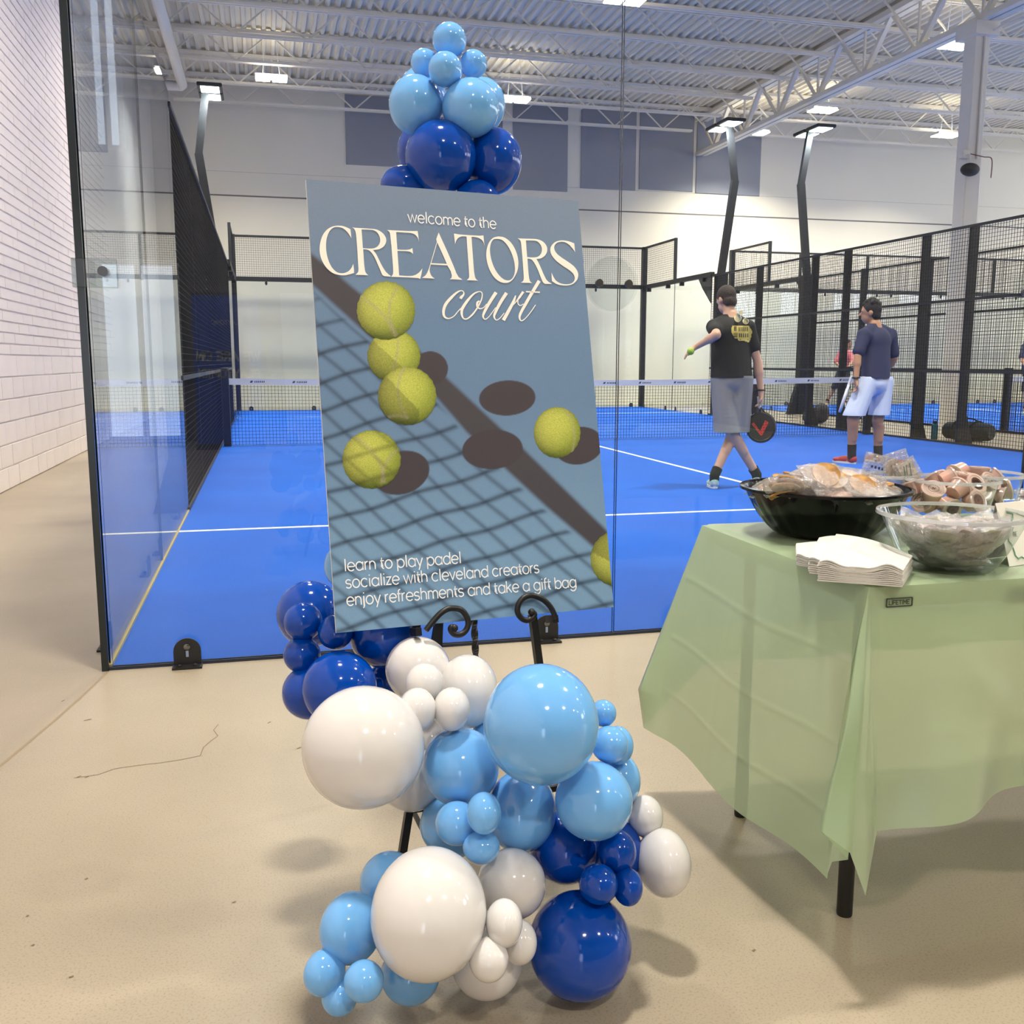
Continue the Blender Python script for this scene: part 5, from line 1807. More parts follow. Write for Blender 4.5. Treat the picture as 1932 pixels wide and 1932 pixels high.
# ================================================================== PEOPLE
from mathutils.bvhtree import BVHTree
FH = Vector((FW.x, FW.y, 0)).normalized()          # level direction away from the viewer
RH = Vector((FH.y, -FH.x, 0))


def remesh(prims, voxel, it=6, fac=0.5):
    mb = MB()
    for p in prims:
        if p[0] == 'c':
            a, b, ra, rb = Vector(p[1]), Vector(p[2]), p[3], p[4]
            L = (b-a).length; n = max(2, int(L/(min(ra, rb)*0.35))+1); n = min(n, 26)
            for i in range(n+1):
                t = i/n; mb.sphere(a.lerp(b, t), ra+(rb-ra)*t, 14, 9)
        else:
            mb.sphere(p[1], p[2], 24, 16, p[3] if len(p) > 3 else None)
    me = mb.mesh('tmp')
    ob = bpy.data.objects.new('tmp', me); COL.objects.link(ob)
    m = ob.modifiers.new('r', 'REMESH'); m.mode = 'VOXEL'; m.voxel_size = voxel; m.use_smooth_shade = True
    s = ob.modifiers.new('s', 'SMOOTH'); s.factor = fac; s.iterations = it
    dg = bpy.context.evaluated_depsgraph_get()
    dg.update()
    res = bpy.data.meshes.new_from_object(ob.evaluated_get(dg))
    bpy.data.objects.remove(ob, do_unlink=True); bpy.data.meshes.remove(me)
    return res


def link_mesh(me, name, m, parent, cuts=()):
    w = Vector((parent['_w'][0], parent['_w'][1], parent['_w'][2]))
    if cuts:
        bm = bmesh.new(); bm.from_mesh(me)
        for co, no in cuts:
            bmesh.ops.bisect_plane(bm, geom=list(bm.verts)+list(bm.edges)+list(bm.faces), plane_co=co, plane_no=no, clear_outer=True)
        bm.to_mesh(me); bm.free()
    me.transform(Matrix.Translation(-w)); me.materials.clear(); me.materials.append(m)
    me.polygons.foreach_set('use_smooth', [True]*len(me.polygons))
    o = bpy.data.objects.new(name, me); COL.objects.link(o); o.parent = parent; o['_w'] = list(parent['_w'])
    return o


def hand(prims, wrist, tip_dir, side_dir, curl, s=1.0):
    """palm, four fingers and a thumb; curl bends the fingers towards curl_dir"""
    t = Vector(tip_dir).normalized(); sd = Vector(side_dir); sd = (sd-t*sd.dot(t)).normalized(); n = t.cross(sd)
    cd = Vector(curl)
    palm = wrist+t*0.045*s
    prims.append(('c', wrist, palm-sd*0.014*s, 0.027*s, 0.022*s)); prims.append(('c', wrist, palm+sd*0.018*s, 0.026*s, 0.022*s))
    for i, (o_, l) in enumerate(((-0.033, 0.062), (-0.011, 0.074), (0.011, 0.070), (0.032, 0.056))):
        b0 = palm+t*0.03*s+sd*o_*s; b1_ = b0+(t*0.75+cd*0.35).normalized()*l*0.5*s; b2_ = b1_+(t*0.35+cd*0.8).normalized()*l*0.5*s
        prims += [('c', palm+sd*o_*0.7*s, b0, 0.012*s, 0.0105*s), ('c', b0, b1_, 0.0105*s, 0.0095*s), ('c', b1_, b2_, 0.0095*s, 0.0085*s)]
    th0 = palm-t*0.015*s-sd*0.03*s; th1 = th0-sd*0.022*s+t*0.025*s+cd*0.012*s; th2 = th1+t*0.025*s+cd*0.018*s
    prims += [('c', th0, th1, 0.0135*s, 0.0115*s), ('c', th1, th2, 0.0115*s, 0.0095*s)]


def person(spec):
    d0 = spec['d']; S = spec.get('s', 1.0)

    def J(k):
        u, v, dd = spec['j'][k]; return at_depth(u+spec.get('du', 0), v, d0+dd)
    g = (J('ankle_l')+J('ankle_r'))/2
    e = empty('person', (g.x, g.y, 0.008), spec['label'], 'person')
    f = Vector(spec['face']).normalized(); r = Vector((f.y, -f.x, 0))      # body faces f, its own right is r
    MBd = Matrix((r, f, Vector((0, 0, 1)))).transposed()
    skin = mat('skin_'+spec['tone'], {'fair': (214, 168, 142), 'tan': (190, 140, 108)}[spec['tone']], 0.55, vary=0.06, scale=14, sub=0.05)
    hd = J('head'); hf_ = Vector(spec.get('look', spec['face'])).normalized(); hr = Vector((hf_.y, -hf_.x, 0)); hu = Vector((0, 0, 1))
    hu = (hu+Vector(spec.get('nod', (0, 0, 0)))).normalized(); hfz = (hf_-hu*hf_.dot(hu)).normalized(); hrr = hfz.cross(hu)
    MH = Matrix((hrr, hfz, hu)).transposed()
    P = []
    P.append(('e', hd+hu*0.02*S, (0.075*S, 0.094*S, 0.105*S), MH))
    P.append(('e', hd-hu*0.05*S+hfz*0.02*S, (0.058*S, 0.072*S, 0.075*S), MH))
    P.append(('c', hd+hfz*0.092*S+hu*0.0*S, hd+hfz*0.112*S-hu*0.03*S, 0.009*S, 0.013*S))            # nose
    P.append(('e', hd+hfz*0.085*S-hu*0.068*S, (0.024*S, 0.012*S, 0.010*S), MH))                        # lips
    for sgn in (-1, 1):
        P.append(('e', hd+hrr*sgn*0.078*S-hu*0.012*S-hfz*0.01*S, (0.011*S, 0.02*S, 0.032*S), MH))     # ears
        P.append(('e', hd+hrr*sgn*0.03*S+hfz*0.086*S+hu*0.012*S, (0.017*S, 0.012*S, 0.012*S), MH))    # lids
    nk = J('neck'); sl, sr = J('sh_l'), J('sh_r'); hl, hr_ = J('hip_l'), J('hip_r')
    P.append(('c', hd-hu*0.06*S-hfz*0.015*S, nk, 0.052*S, 0.056*S))
    chest = (sl+sr)/2-Vector((0, 0, 0.10*S)); pel = (hl+hr_)/2
    P += [('c', nk, chest, 0.07*S, 0.10*S), ('c', chest, pel, 0.11*S, 0.11*S), ('c', sl, sr, 0.055*S, 0.055*S)]
    arms = {}
    for k in 'lr':
        s_, el, wr = J('sh_'+k), J('el_'+k), J('wr_'+k)
        P += [('c', s_, el, 0.05*S, 0.04*S), ('c', el, wr, 0.041*S, 0.027*S)]
        P.append(('c', el, el.lerp(wr, 0.35), 0.042*S, 0.043*S))
        h = spec['hand_'+k]
        hand(P, wr, h[0], h[1], h[2], S)
        kn, an = J('knee_'+k), J('ankle_'+k); hp = J('hip_'+k)
        P += [('c', hp, kn, 0.085*S, 0.058*S), ('c', kn, an, 0.055*S, 0.037*S), ('c', kn.lerp(an, 0.12)-f*0.012, kn.lerp(an, 0.5)-f*0.012, 0.056*S, 0.046*S)]
        ft = J('toe_'+k)
        P.append(('c', an, Vector((an.x, an.y, 0.05)).lerp(ft, 0.3), 0.036*S, 0.036*S))
    body = link_mesh(remesh(P, 0.0085*S, 5), 'body', skin, e)
    # hair
    hairm = mat('hair_'+spec['hair'], {'brown': (58, 44, 38), 'dark': (32, 27, 26)}[spec['hair']], 0.7, vary=0.3, scale=40, bump=0.6, bump_scale=90)
    H = [('e', hd+hu*0.035*S-hfz*0.012*S, (0.083*S, 0.100*S, 0.102*S), MH), ('e', hd-hu*0.03*S-hfz*0.045*S, (0.07*S, 0.058*S, 0.07*S), MH)]
    if spec.get('curl'):
        rn = random.Random(5)
        for i in range(40):
            a, b = rn.uniform(0, 6.28), rn.uniform(0.1, 1.2)
            dv_ = hrr*math.cos(a)*math.sin(b)+hfz*math.sin(a)*math.sin(b)+hu*math.cos(b)
            H.append(('e', hd+hu*0.045*S-hfz*0.01*S+Vector((dv_.x*0.085, dv_.y*0.085, dv_.z*0.09))*S, (0.022*S,)*3))
    line = hd+hu*0.035*S+hfz*0.055*S
    link_mesh(remesh(H, 0.008*S, 3), 'hair', hairm, e, [(line, (hfz*0.75-hu*0.66)), (hd-hu*0.085*S, -hu)])
    for sgn in (-1, 1):
        MB().sphere(hd+hrr*sgn*0.031*S+hfz*0.094*S+hu*0.012*S, 0.0075*S, 10, 8).build('eye', mat('eye_dark', (36, 28, 24), 0.3), body, smooth=2)
    # shirt
    sp = []
    up = Vector((0, 0, 1)); w = spec.get('girth', 1.0)
    sp += [('e', chest+up*0.02, (0.185*S*w, 0.125*S*w, 0.17*S), MBd), *[('e', chest.lerp(pel, t_)-up*0.1*t_, ((0.178+0.014*t_)*S*w, (0.122+0.012*t_)*S*w, 0.13*S), MBd) for t_ in [i_/14 for i_ in range(15)]],
           ('c', sl+up*0.0, nk-up*0.01, 0.066*S, 0.06*S), ('c', sr, nk-up*0.01, 0.066*S, 0.06*S)]
    for k in 'lr':
        s_, el = J('sh_'+k), J('el_'+k); en = s_.lerp(el, spec.get('sleeve', 0.8))
        sp.append(('c', s_, en, 0.07*S, 0.066*S)); sp.append(('c', s_, chest, 0.075*S, 0.09*S))
    cuts = [(J('hem'), (0, 0, -1)), (nk+up*0.012*S+f*0.02, up)]
    shirt = link_mesh(remesh(sp, 0.010*S, 14), 'shirt', spec['shirt'], e, cuts)
    # shorts or trousers
    q = []
    q += [('e', pel-up*0.03, (0.162*S*w, 0.116*S*w, 0.12*S), MBd)]
    for k in 'lr':
        hp, kn = J('hip_'+k), J(('sk_' if 'sk_'+k in spec['j'] else 'knee_')+k); en = hp.lerp(kn, spec.get('short', 1.0))
        q.append(('c', hp, en, 0.100*S*w, spec.get('flare', 0.105)*S)); q.append(('c', pel, hp.lerp(en, 0.3), 0.1*S, 0.1*S))
    hc = [(J('short_hem'), (0, 0, -1)), (J('hem')+up*0.015, (0, 0, 1))]
    link_mesh(remesh(q, 0.010*S, 6), spec.get('legwear', 'shorts'), spec['shorts'], e, hc)
    # socks and shoes
    for k in 'lr':
        an, ft = J('ankle_'+k), J('toe_'+k); kn = J('knee_'+k)
        sh_ = spec.get('sock', 0.10)
        so = an.lerp(kn, sh_)
        link_mesh(remesh([('c', Vector((an.x, an.y, 0.075)), an, 0.044*S, 0.046*S), ('c', an, so, 0.046*S, 0.048*S)], 0.007, 2), 'sock', spec['socks'], e, [(so, (so-an))])
        fd = Vector((ft.x-an.x, ft.y-an.y, 0)); fd = fd.normalized() if fd.length > 0.01 else f
        z0 = 0.012
        heel = Vector((an.x, an.y, 0))-fd*0.05*S; toe = heel+fd*0.285*S
        sd = Vector((fd.y, -fd.x, 0))
        lift = spec.get('lift_'+k, 0.0)
        MF = Matrix((sd, fd, up)).transposed()
        mid = heel.lerp(toe, 0.5)
        pr = [('e', heel+fd*0.045*S+up*(0.058+lift*1.0), (0.043*S, 0.055*S, 0.05*S), MF), ('e', heel+fd*0.14*S+up*(0.05+lift*0.5), (0.045*S, 0.08*S, 0.042*S), MF), ('e', toe-fd*0.07*S+up*0.042, (0.048*S, 0.07*S, 0.030*S), MF), ('e', heel+fd*0.06*S+up*(0.085+lift), (0.038*S, 0.042*S, 0.03*S), MF)]
        shoe = link_mesh(remesh(pr, 0.007, 4), 'shoe', spec['shoe'], e, [(Vector((0, 0, 0.022)), (0, 0, -1))] if lift == 0 else [])
        sm_ = MB(); pts = []
        for i in range(20):
            a = 2*math.pi*i/20; wv = 0.05*S*(1.0 if math.sin(a) > 0 else 0.88)
            pts.append(mid+sd*wv*math.cos(a)+fd*0.148*S*math.sin(a)+up*(0.009+lift*max(0, -math.sin(a))))
        sm_.prism(pts, up*0.022).build('sole', spec['sole'], shoe)
    return e, shirt, J


TEE_B = mat('tee_black', (24, 23, 24), 0.8, bump=0.15, bump_scale=25)
TEE_N = mat('tee_navy', (38, 44, 78), 0.75, bump=0.2, bump_scale=22)
TEE_P = mat('tee_pink', (214, 118, 122), 0.8)
SH_G = mat('shorts_grey', (132, 132, 136), 0.75, bump=0.25, bump_scale=20)
SH_B = mat('shorts_pale_blue', (196, 206, 232), 0.75, bump=0.3, bump_scale=20)
SOCK = mat('sock_black', (26, 26, 28), 0.9)
SHW = mat('shoe_white_teal', (206, 220, 220), 0.6, rgb2=(120, 178, 170), scale=18)
SHR = mat('shoe_red', (176, 40, 46), 0.5)
SOLEW = mat('sole_white', (226, 226, 224), 0.6)
away = (FH*0.97-RH*0.22)
pa_, shirtA, JA = person(dict(label='man in black tee and grey shorts walking away with padel racket and ball', d=8.93, s=1.0, tone='fair', hair='brown',
    face=away, look=FH*0.9-RH*0.45, nod=FH*0.35-RH*0.1, shirt=TEE_B, shorts=SH_G, socks=SOCK, shoe=SHW, sole=SOLEW, girth=1.06, sleeve=0.55, short=1.0, flare=0.128, sock=0.14,
    j=dict(head=(1370, 566, 0.06), neck=(1378, 596, 0.03), sh_l=(1347, 617, -0.02), sh_r=(1411, 618, 0), el_l=(1352, 632, -0.22), wr_l=(1312, 655, -0.05), el_r=(1430, 684, 0.02), wr_r=(1436, 742, 0.02),
           hip_l=(1362, 716, 0), hip_r=(1400, 716, 0), knee_l=(1388, 806, 0.10), knee_r=(1376, 808, -0.02), ankle_l=(1348, 897, -0.04), ankle_r=(1428, 896, 0.15), toe_l=(1343, 912, 0.12), toe_r=(1426, 910, 0.35),
           sk_l=(1373, 818, 0.0), sk_r=(1388, 818, 0.05), hem=(1380, 712, 0), short_hem=(1380, 815, 0)),
    hand_l=(-RH*0.75-Vector((0, 0, 0.55))+FH*0.1, FH, (0.0, 0, -0.8)), hand_r=(Vector((0, 0, -1)), FH, -RH*1.0)))
pb_, shirtB, JB = person(dict(label='man in navy tee, pale shorts and red shoes standing by the mesh fence', d=11.09, s=1.07, tone='tan', hair='dark', curl=True,
    face=FH*0.75-RH*0.66, look=FH*0.45-RH*0.9, shirt=TEE_N, shorts=SH_B, socks=SOCK, shoe=SHR, sole=SOLEW, girth=1.02, sleeve=0.78, short=0.92, flare=0.115, sock=0.36,
    j=dict(head=(1643, 589, 0), neck=(1650, 613, 0.0), sh_l=(1630, 632, -0.12), sh_r=(1680, 632, 0.12), el_l=(1618, 672, -0.16), wr_l=(1615, 716, -0.18), el_r=(1687, 676, 0.16), wr_r=(1668, 706, 0.28),
           hip_l=(1636, 722, -0.05), hip_r=(1668, 720, 0.06), knee_l=(1608, 792, -0.10), knee_r=(1656, 795, 0.06), ankle_l=(1607, 864, -0.02), ankle_r=(1657, 866, 0.12), toe_l=(1585, 878, 0.12), toe_r=(1640, 876, 0.3),
           hem=(1650, 713, 0), short_hem=(1640, 783, 0)),
    hand_l=(Vector((0, 0, -1))+RH*0.12, FH, -RH*0.6), hand_r=(Vector((0, 0, -1)), FH, RH*0.3)))
# wristwatch
wB = JB('wr_l')
MB().tube([wB+Vector((0.038*math.cos(t/12*6.283), 0.038*math.sin(t/12*6.283), 0.02)) for t in range(12)], 0.010, 6, closed=True).build('wrist_watch', mat('watch_black', (30, 30, 32), 0.4), pb_, smooth=True)
wA = JA('wr_r')
MB().tube([wA+Vector((0.034*math.cos(t/12*6.283), 0.034*math.sin(t/12*6.283), 0.03)) for t in range(12)], 0.006, 6, closed=True).build('wrist_band', SOCK, pa_, smooth=True)
person(dict(label='man in pink long-sleeved top holding a black racket on the second court', du=9, d=25.4, s=1.0, tone='tan', hair='dark',
    face=-FH*0.8+RH*0.5, shirt=TEE_P, shorts=mat('trousers_dark', (44, 44, 50), 0.8), socks=SOCK, shoe=mat('shoe_white', (214, 214, 214), 0.6), sole=SOLEW, sleeve=0.95, short=0.98,
    j=dict(head=(1591, 650, 0), neck=(1587, 662, 0), sh_l=(1576, 668, 0.1), sh_r=(1597, 668, -0.1), el_l=(1568, 683, 0.1), wr_l=(1577, 694, -0.1), el_r=(1599, 682, -0.2), wr_r=(1592, 692, -0.35),
           hip_l=(1577, 702, 0.05), hip_r=(1588, 702, -0.05), knee_l=(1566, 731, 0.1), knee_r=(1588, 732, -0.1), ankle_l=(1552, 756, 0.2), ankle_r=(1585, 760, 0), toe_l=(1549, 760, 0), toe_r=(1586, 764, -0.3),
           hem=(1584, 698, 0), short_hem=(1580, 733, 0)),
    hand_l=(RH*0.8-Vector((0, 0, 0.3)), FH, RH*0.2), hand_r=(RH*0.6-FH*0.5, FH, RH*0.2)))
person(dict(label='player in navy top with white stripe on the second court by its net post', d=21.5, s=1.0, tone='tan', hair='dark',
    face=-FH*0.9-RH*0.3, shirt=TEE_N, shorts=mat('trousers_dark', (44, 44, 50), 0.8), socks=SOCK, shoe=SHW, sole=SOLEW, sleeve=0.9, short=0.98,
    j=dict(head=(1946, 630, 0), neck=(1946, 645, 0), sh_l=(1933, 654, 0), sh_r=(1960, 654, 0), el_l=(1927, 676, -0.1), wr_l=(1936, 692, -0.25), el_r=(1966, 676, -0.1), wr_r=(1955, 692, -0.25),
           hip_l=(1938, 704, 0), hip_r=(1953, 704, 0), knee_l=(1936, 737, -0.05), knee_r=(1956, 737, 0), ankle_l=(1934, 770, 0), ankle_r=(1957, 770, 0), toe_l=(1932, 776, -0.25), toe_r=(1958, 776, -0.25),
           hem=(1946, 703, 0), short_hem=(1946, 738, 0)),
    hand_l=(RH*0.8-Vector((0, 0, 0.2)), FH, RH*0.1), hand_r=(-RH*0.8-Vector((0, 0, 0.2)), FH, RH*0.1)))


# shirt print laid on the back of the black tee
def drape_print(o, px_quads, name, m, lift=0.006):
    w = Vector((o['_w'][0], o['_w'][1], o['_w'][2]))
    bv = BVHTree.FromPolygons([v.co+w for v in o.data.vertices], [tuple(p.vertices) for p in o.data.polygons])
    mb = MB()
    for qd in px_quads:
        pts = []
        for (u, v) in qd:
            g = ray(u, v).normalized(); hit = bv.ray_cast(CAM, g)
            pts.append((hit[0] if hit[0] is not None else at_depth(u, v, 8.8))-g*lift)
        mb.poly(pts)
    return mb.build(name, m, o)


GOLD = mat('print_gold', (206, 186, 96), 0.5)
CREAMP = mat('print_cream', (232, 222, 180), 0.5)


def blk(x0, y0, x1, y1): return [(x0, y1), (x1, y1), (x1, y0), (x0, y0)]


BADGE = [(1381, 614), (1391, 614.5), (1412, 614), (1419, 624), (1417, 637), (1413, 646), (1405, 643.5), (1394, 643), (1391, 638), (1386, 638), (1380, 626)]


def inside(x, y, poly_):
    c_ = False
    for (x0_, y0_), (x1_, y1_) in zip(poly_, poly_[1:]+poly_[:1]):
        if (y0_ > y) != (y1_ > y) and x < (x1_-x0_)*(y-y0_)/(y1_-y0_)+x0_: c_ = not c_
    return c_


cells = [blk(1380+i*1.5, 613+j*1.5, 1381.5+i*1.5, 614.5+j*1.5) for i in range(28) for j in range(24) if inside(1380.75+i*1.5, 613.75+j*1.5, BADGE)]
drape_print(shirtA, cells, 'shirt_print', GOLD, 0.005)
ink_q = [blk(1385, 616, 1386.5, 624), blk(1385, 616, 1389, 617.3), blk(1385, 619.4, 1389, 620.7), blk(1385, 622.8, 1389, 624), blk(1388.2, 616.5, 1389.4, 619.6), blk(1388.2, 620.4, 1389.4, 623.8)]
for x in (1394, 1397.5, 1401, 1405, 1409): ink_q.append(blk(x, 617, x+1.6, 625))
for x in (1384.5, 1387.2, 1389.9): ink_q.append(blk(x, 628, x+1.2, 636))
ink_q.append(blk(1384.5, 634.8, 1391, 636.2))
for x in (1394.5, 1398, 1402, 1406, 1410): ink_q.append(blk(x, 629, x+1.7, 636.5))
ink_q += [blk(1396, 640, 1412, 641.2)]
drape_print(shirtA, ink_q, 'shirt_print', mat('print_dark', (58, 50, 34), 0.6), 0.008)
ov = []
for (cx, cy, rx, ry) in ((1392, 600, 7, 8), (1407, 606, 6, 6), (1398, 590, 5, 4)):
    ov.append([(cx+rx*math.cos(-t/14*6.283), cy+ry*math.sin(-t/14*6.283)) for t in range(14)])
drape_print(shirtA, ov, 'shirt_print', CREAMP)


# rackets and ball
def racket(name, label, c, up, side, m, trim, s=1.0, grip=None):
    up = Vector(up).normalized(); side = Vector(side); side = (side-up*side.dot(up)).normalized(); n = side.cross(up)
    e = empty(name, c, label, 'racket')
    out = []
    for i in range(36):
        a = 2*math.pi*i/36; rr = 0.125+0.02*max(0, math.sin(a))
        out.append(c+side*rr*math.cos(a)*s*0.98+up*rr*math.sin(a)*s)
    MB().prism([p-n*0.016*s for p in out], n*0.032*s).build('hitting_face', m, e)
    MB().tube(out, 0.0185*s, 8, closed=True).build('frame', m, e, smooth=True)
    ht = c+up*0.31*s
    for sg in (-1, 1):
        MB().bar(c+up*0.13*s+side*sg*0.05*s, c+up*0.20*s+side*sg*0.012*s, 0.02*s, 0.03*s, n).build('throat', m, e)
    MB().tube([c+up*0.19*s, ht], 0.0165*s, 10).build('grip', grip or m, e, smooth=True)
    for sg in (-1, 1):
        pts = [c-n*sg*0.0168*s+side*a*s+up*b*s for a, b in ((-0.085, 0.05), (-0.06, 0.06), (-0.01, -0.03), (0.045, 0.07), (0.075, 0.045), (0.0, -0.085))]
        MB().poly(pts if sg > 0 else pts[::-1]).build('face_mark', trim, e)
    mb = MB()
    for i in range(-3, 4):
        for j in range(-3, 4):
            if i*i+j*j < 10:
                for sg in (-1, 1):
                    q = c+side*i*0.026*s+up*j*0.026*s-n*sg*0.0172*s
                    mb.poly([q+side*0.005*s*math.cos(sg*t/6*6.283)+up*0.005*s*math.sin(sg*t/6*6.283) for t in range(6)])
    mb.build('hole_pattern', mat('hole_black', (6, 6, 6), 0.9), e)
    return e


RKB = mat('racket_black', (24, 24, 30), 0.35)
RED = mat('mark_red', (190, 44, 44), 0.4)
rc = at_depth(1436, 808, 8.93)
racket('padel_racket', 'black padel racket with red mark held by the man in black tee', rc, at_depth(1433, 768, 8.95)-rc, RH*0.92-FH*0.35, RKB, RED, 0.95, mat('grip_white', (196, 196, 200), 0.7))
rc = at_depth(1591, 757, 11.3)
racket('padel_racket', 'white padel racket beside the pale blue shorts', rc, at_depth(1606, 712, 11.25)-rc, RH*0.3+FH*0.9, mat('racket_white', (226, 228, 232), 0.4), mat('mark_grey', (150, 156, 166), 0.4), 0.95)
rc = at_depth(1613, 691, 24.9)
racket('padel_racket', 'dark padel racket held level by the man in pink', rc, at_depth(1599, 693, 25.0)-rc, FH*0.8+RH*0.2, RKB, mat('mark_blue', (50, 70, 120), 0.4), 1.0)
bl_ = at_depth(1303, 663, 8.93-0.10)
ball = empty('padel_ball', bl_, 'green padel ball in the hand of the man in black tee', 'ball')
MB().sphere(bl_, 0.033, 20, 14).build('felt', mat('ball_felt', (170, 200, 60), 0.9, bump=0.4, bump_scale=300), ball, smooth=2)
MB().tube([bl_+Vector((0.0332*math.cos(a)*math.cos(0.5*math.sin(2*a)), 0.0332*math.sin(a)*math.cos(0.5*math.sin(2*a)), 0.0332*math.sin(0.5*math.sin(2*a)))) for a in [i/24*6.283 for i in range(24)]], 0.0012, 5, closed=True).build('seam', SOLEW, ball)

# ================================================================== THINGS BESIDE THE FENCE
# dark duffel
dp = on_axis(1830, 834, 2, 0.0); dp = Vector((10.62, dp.y+0.15, 0))
du = empty('duffel_bag', dp, 'dark green duffel bag lying outside the mesh fence', 'bag')
DUF = mat('duffel_dark', (30, 36, 34), 0.8, bump=0.4, bump_scale=12)
ax = Vector((0.35, -0.94, 0)).normalized()
mb = MB(); n_ = 16
pts = [dp+ax*(-0.36+0.72*i/n_)+Vector((0, 0, 0.145)) for i in range(n_+1)]
rs = [0.145*(0.82+0.18*math.sin(math.pi*i/n_))*(1+0.03*math.sin(i*2.1)) for i in range(n_+1)]; rs[0] *= 0.85; rs[-1] *= 0.85
mb.tube(pts, rs, 18); mb.build('bag_body', DUF, du, smooth=True)
for s_ in (-0.14, 0.14):
    MB().tube([dp+ax*s_+Vector((0.16*math.sin(t)*-0.95, 0, 0.145+0.152*math.cos(t))) for t in [i/10*2.4-1.2 for i in range(11)]], 0.012, 6).build('strap', WIRE, du, smooth=True)
MB().tube(spline([dp+ax*-0.14+Vector((0, 0, 0.30)), dp+ax*-0.05+Vector((-0.03, 0, 0.33)), dp+ax*0.06+Vector((-0.02, 0, 0.33)), dp+ax*0.14+Vector((0, 0, 0.30))]), 0.012, 6).build('handle', WIRE, du, smooth=True)
# teal bottle
bp_ = Vector((10.35, on_axis(1770, 830, 2, 0).y+0.1, 0))
bo = empty('water_bottle', bp_, 'teal water bottle standing outside the mesh fence', 'bottle')
MB().lathe([(0, 0), (0.045, 0), (0.05, 0.01), (0.05, 0.20), (0.04, 0.23), (0.03, 0.235), (0, 0.235)], bp_, 24).build('bottle_body', mat('bottle_teal', (18, 96, 110), 0.3, 0.3), bo, smooth=True)
MB().lathe([(0.032, 0.235), (0.032, 0.275), (0.0, 0.278)], bp_, 20).build('cap', WIRE, bo, smooth=True)
MB().tube([bp_+Vector((0.03*math.cos(t), 0, 0.275+0.03*math.sin(t))) for t in [i/8*3.14 for i in range(9)]], 0.005, 6).build('loop', WIRE, bo, smooth=True)
# grey backpack
gp = Vector((10.75, 12.85, 0))
bg = empty('backpack', gp, 'slouched grey backpack against the far fence posts', 'bag')
GRB = mat('backpack_grey', (84, 82, 82), 0.85, rgb2=(48, 48, 50), scale=9, bump=0.5, bump_scale=14)
link_mesh(remesh([('e', gp+Vector((0, 0, 0.16)), (0.17, 0.24, 0.16)), ('e', gp+Vector((0, -0.14, 0.2)), (0.15, 0.16, 0.19)), ('e', gp+Vector((-0.1, 0.1, 0.11)), (0.12, 0.17, 0.11))], 0.015, 4), 'bag_body', GRB, bg, [(Vector((0, 0, 0.004)), (0, 0, -1))])
for s_ in (-0.1, 0.08):
    MB().tube(spline([gp+Vector((-0.1, s_, 0.30)), gp+Vector((-0.2, s_-0.04, 0.24)), gp+Vector((-0.22, s_-0.08, 0.1)), gp+Vector((-0.15, s_-0.1, 0.02))]), 0.016, 6).build('strap', WIRE, bg, smooth=True)
MB().cham(gp.x-0.19, gp.y+0.0, 0.05, gp.x-0.10, gp.y+0.2, 0.2, 0.02).build('front_pocket', GRB, bg)
# dark gear bag seen between the navy man's legs
kp = Vector((11.2, 11.7, 0))
kb_ = empty('gear_bag', kp, 'upright black gear bag with pale straps behind the navy man', 'bag')
link_mesh(remesh([('e', kp+Vector((0, 0, 0.18)), (0.15, 0.17, 0.2)), ('e', kp+Vector((0, 0, 0.1)), (0.16, 0.19, 0.11))], 0.015, 3), 'bag_body', DUF, kb_, [(Vector((0, 0, 0.004)), (0, 0, -1))])
for s_ in (-0.06, 0.05):
    MB().tube(spline([kp+Vector((-0.12, s_, 0.3)), kp+Vector((-0.2, s_+0.05, 0.25)), kp+Vector((-0.22, s_+0.1, 0.12)), kp+Vector((-0.16, s_+0.12, 0.03))]), 0.015, 6).build('strap', mat('strap_pale', (196, 190, 180), 0.8), kb_, smooth=True)

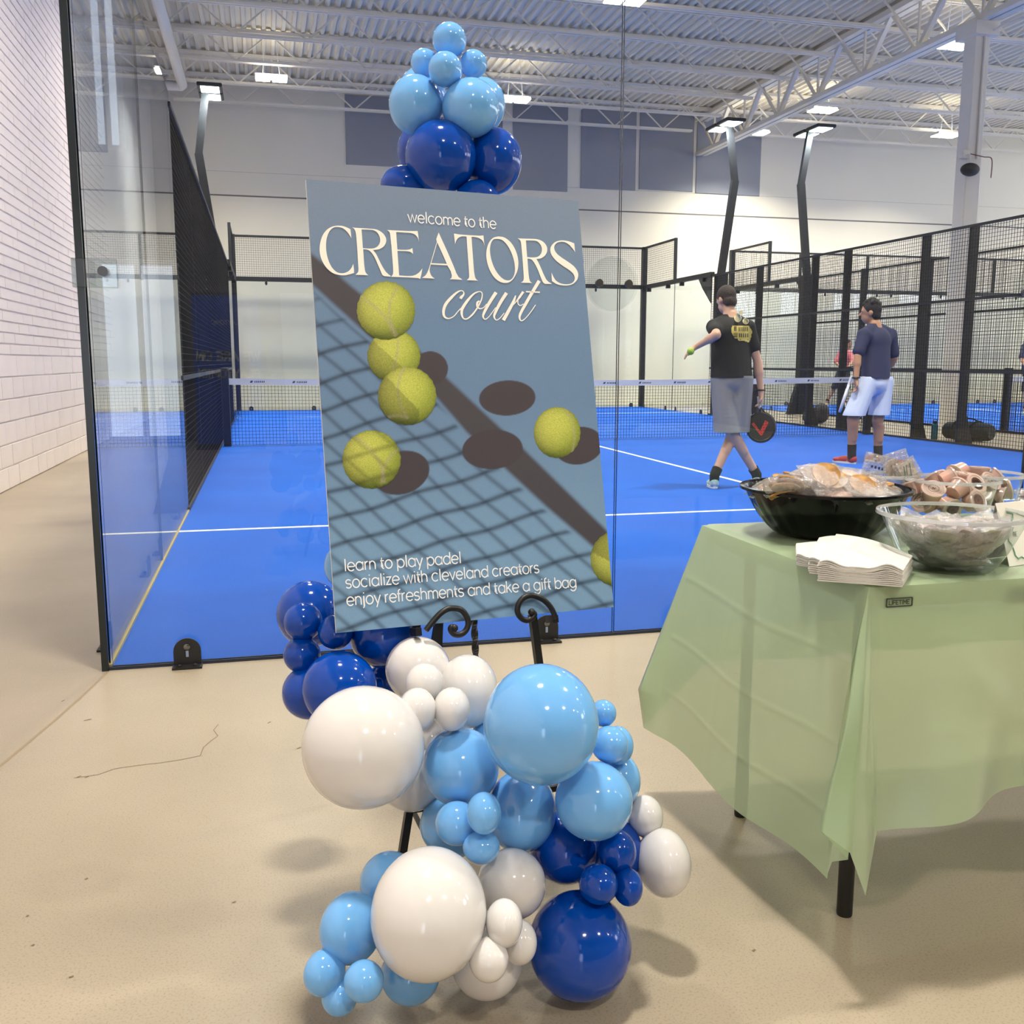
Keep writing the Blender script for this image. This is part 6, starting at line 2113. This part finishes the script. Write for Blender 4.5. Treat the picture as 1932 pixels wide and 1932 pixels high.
# roll-up banner in the lobby, seen mirrored in the glass
bx = on_axis(437, 828, 2, 0.0)
bnx, bny = 0.15, -9.6
ban = empty('banner_stand', (bnx, bny, 0), 'tall blue roll-up banner standing in the lobby', 'banner')
BANM = mat('banner_blue', (50, 96, 226), 0.5)
MB().box(bnx-0.42, bny-0.004, 0.06, bnx+0.42, bny, 2.0).build('banner_sheet', BANM, ban)
MB().cham(bnx-0.44, bny-0.08, 0, bnx+0.44, bny+0.08, 0.07, 0.01).build('banner_base', STEEL, ban)
MB().box(bnx-0.43, bny-0.015, 1.99, bnx+0.43, bny+0.01, 2.02).build('top_bar', STEEL, ban)
UP.update({'W': [[(0, 1), (0.25, 0), (0.5, 0.8), (0.75, 0), (1.0, 1)]], 'A': [[(0, 0), (0.4, 1), (0.8, 0)], [(0.15, 0.35), (0.65, 0.35)]], 'R': [[(0, 0), (0, 1), (0.55, 1), (0.6, 0.75), (0.5, 0.5), (0, 0.5)], [(0.3, 0.5), (0.65, 0)]], 'O': [[(0.15, 0), (0, 0.2), (0, 0.8), (0.15, 1), (0.55, 1), (0.7, 0.8), (0.7, 0.2), (0.55, 0), (0.15, 0)]], 'N': [[(0, 0), (0, 1), (0.65, 0), (0.65, 1)]], 'P': [[(0, 0), (0, 1), (0.55, 1), (0.6, 0.75), (0.5, 0.5), (0, 0.5)]], 'Y': [[(0, 1), (0.35, 0.5), (0.7, 1)], [(0.35, 0.5), (0.35, 0)]], 'C': [[(0.65, 0.85), (0.5, 1), (0.15, 1), (0, 0.8), (0, 0.2), (0.15, 0), (0.5, 0), (0.65, 0.15)]], '!': [[(0.1, 0.3), (0.1, 1)], [(0.1, 0), (0.1, 0.1)]], ' ': []})
UW.update({'W': 1.25, 'A': 1.0, 'R': 0.9, 'O': 0.95, 'N': 0.9, 'P': 0.85, 'Y': 0.9, 'C': 0.88, '!': 0.4, ' ': 0.5})
BWH = mat('banner_white', (236, 238, 242), 0.5)
for txt, zz, s_, wdt in (('PLAYTOMIC', 1.62, 0.05, 0.14), ('WE ARE ON', 1.16, 0.105, 0.24), ('PLAYTOMIC!', 0.94, 0.095, 0.24)):
    mb = MB(); tw = sum(UW[c_] for c_ in txt)*s_
    strokes(mb, txt, Vector((bnx+tw/2, bny+0.003, zz)), Vector((-1, 0, 0)), Vector((0, 0, 1)), s_, wdt)
    mb.build('lettering', BWH, ban)
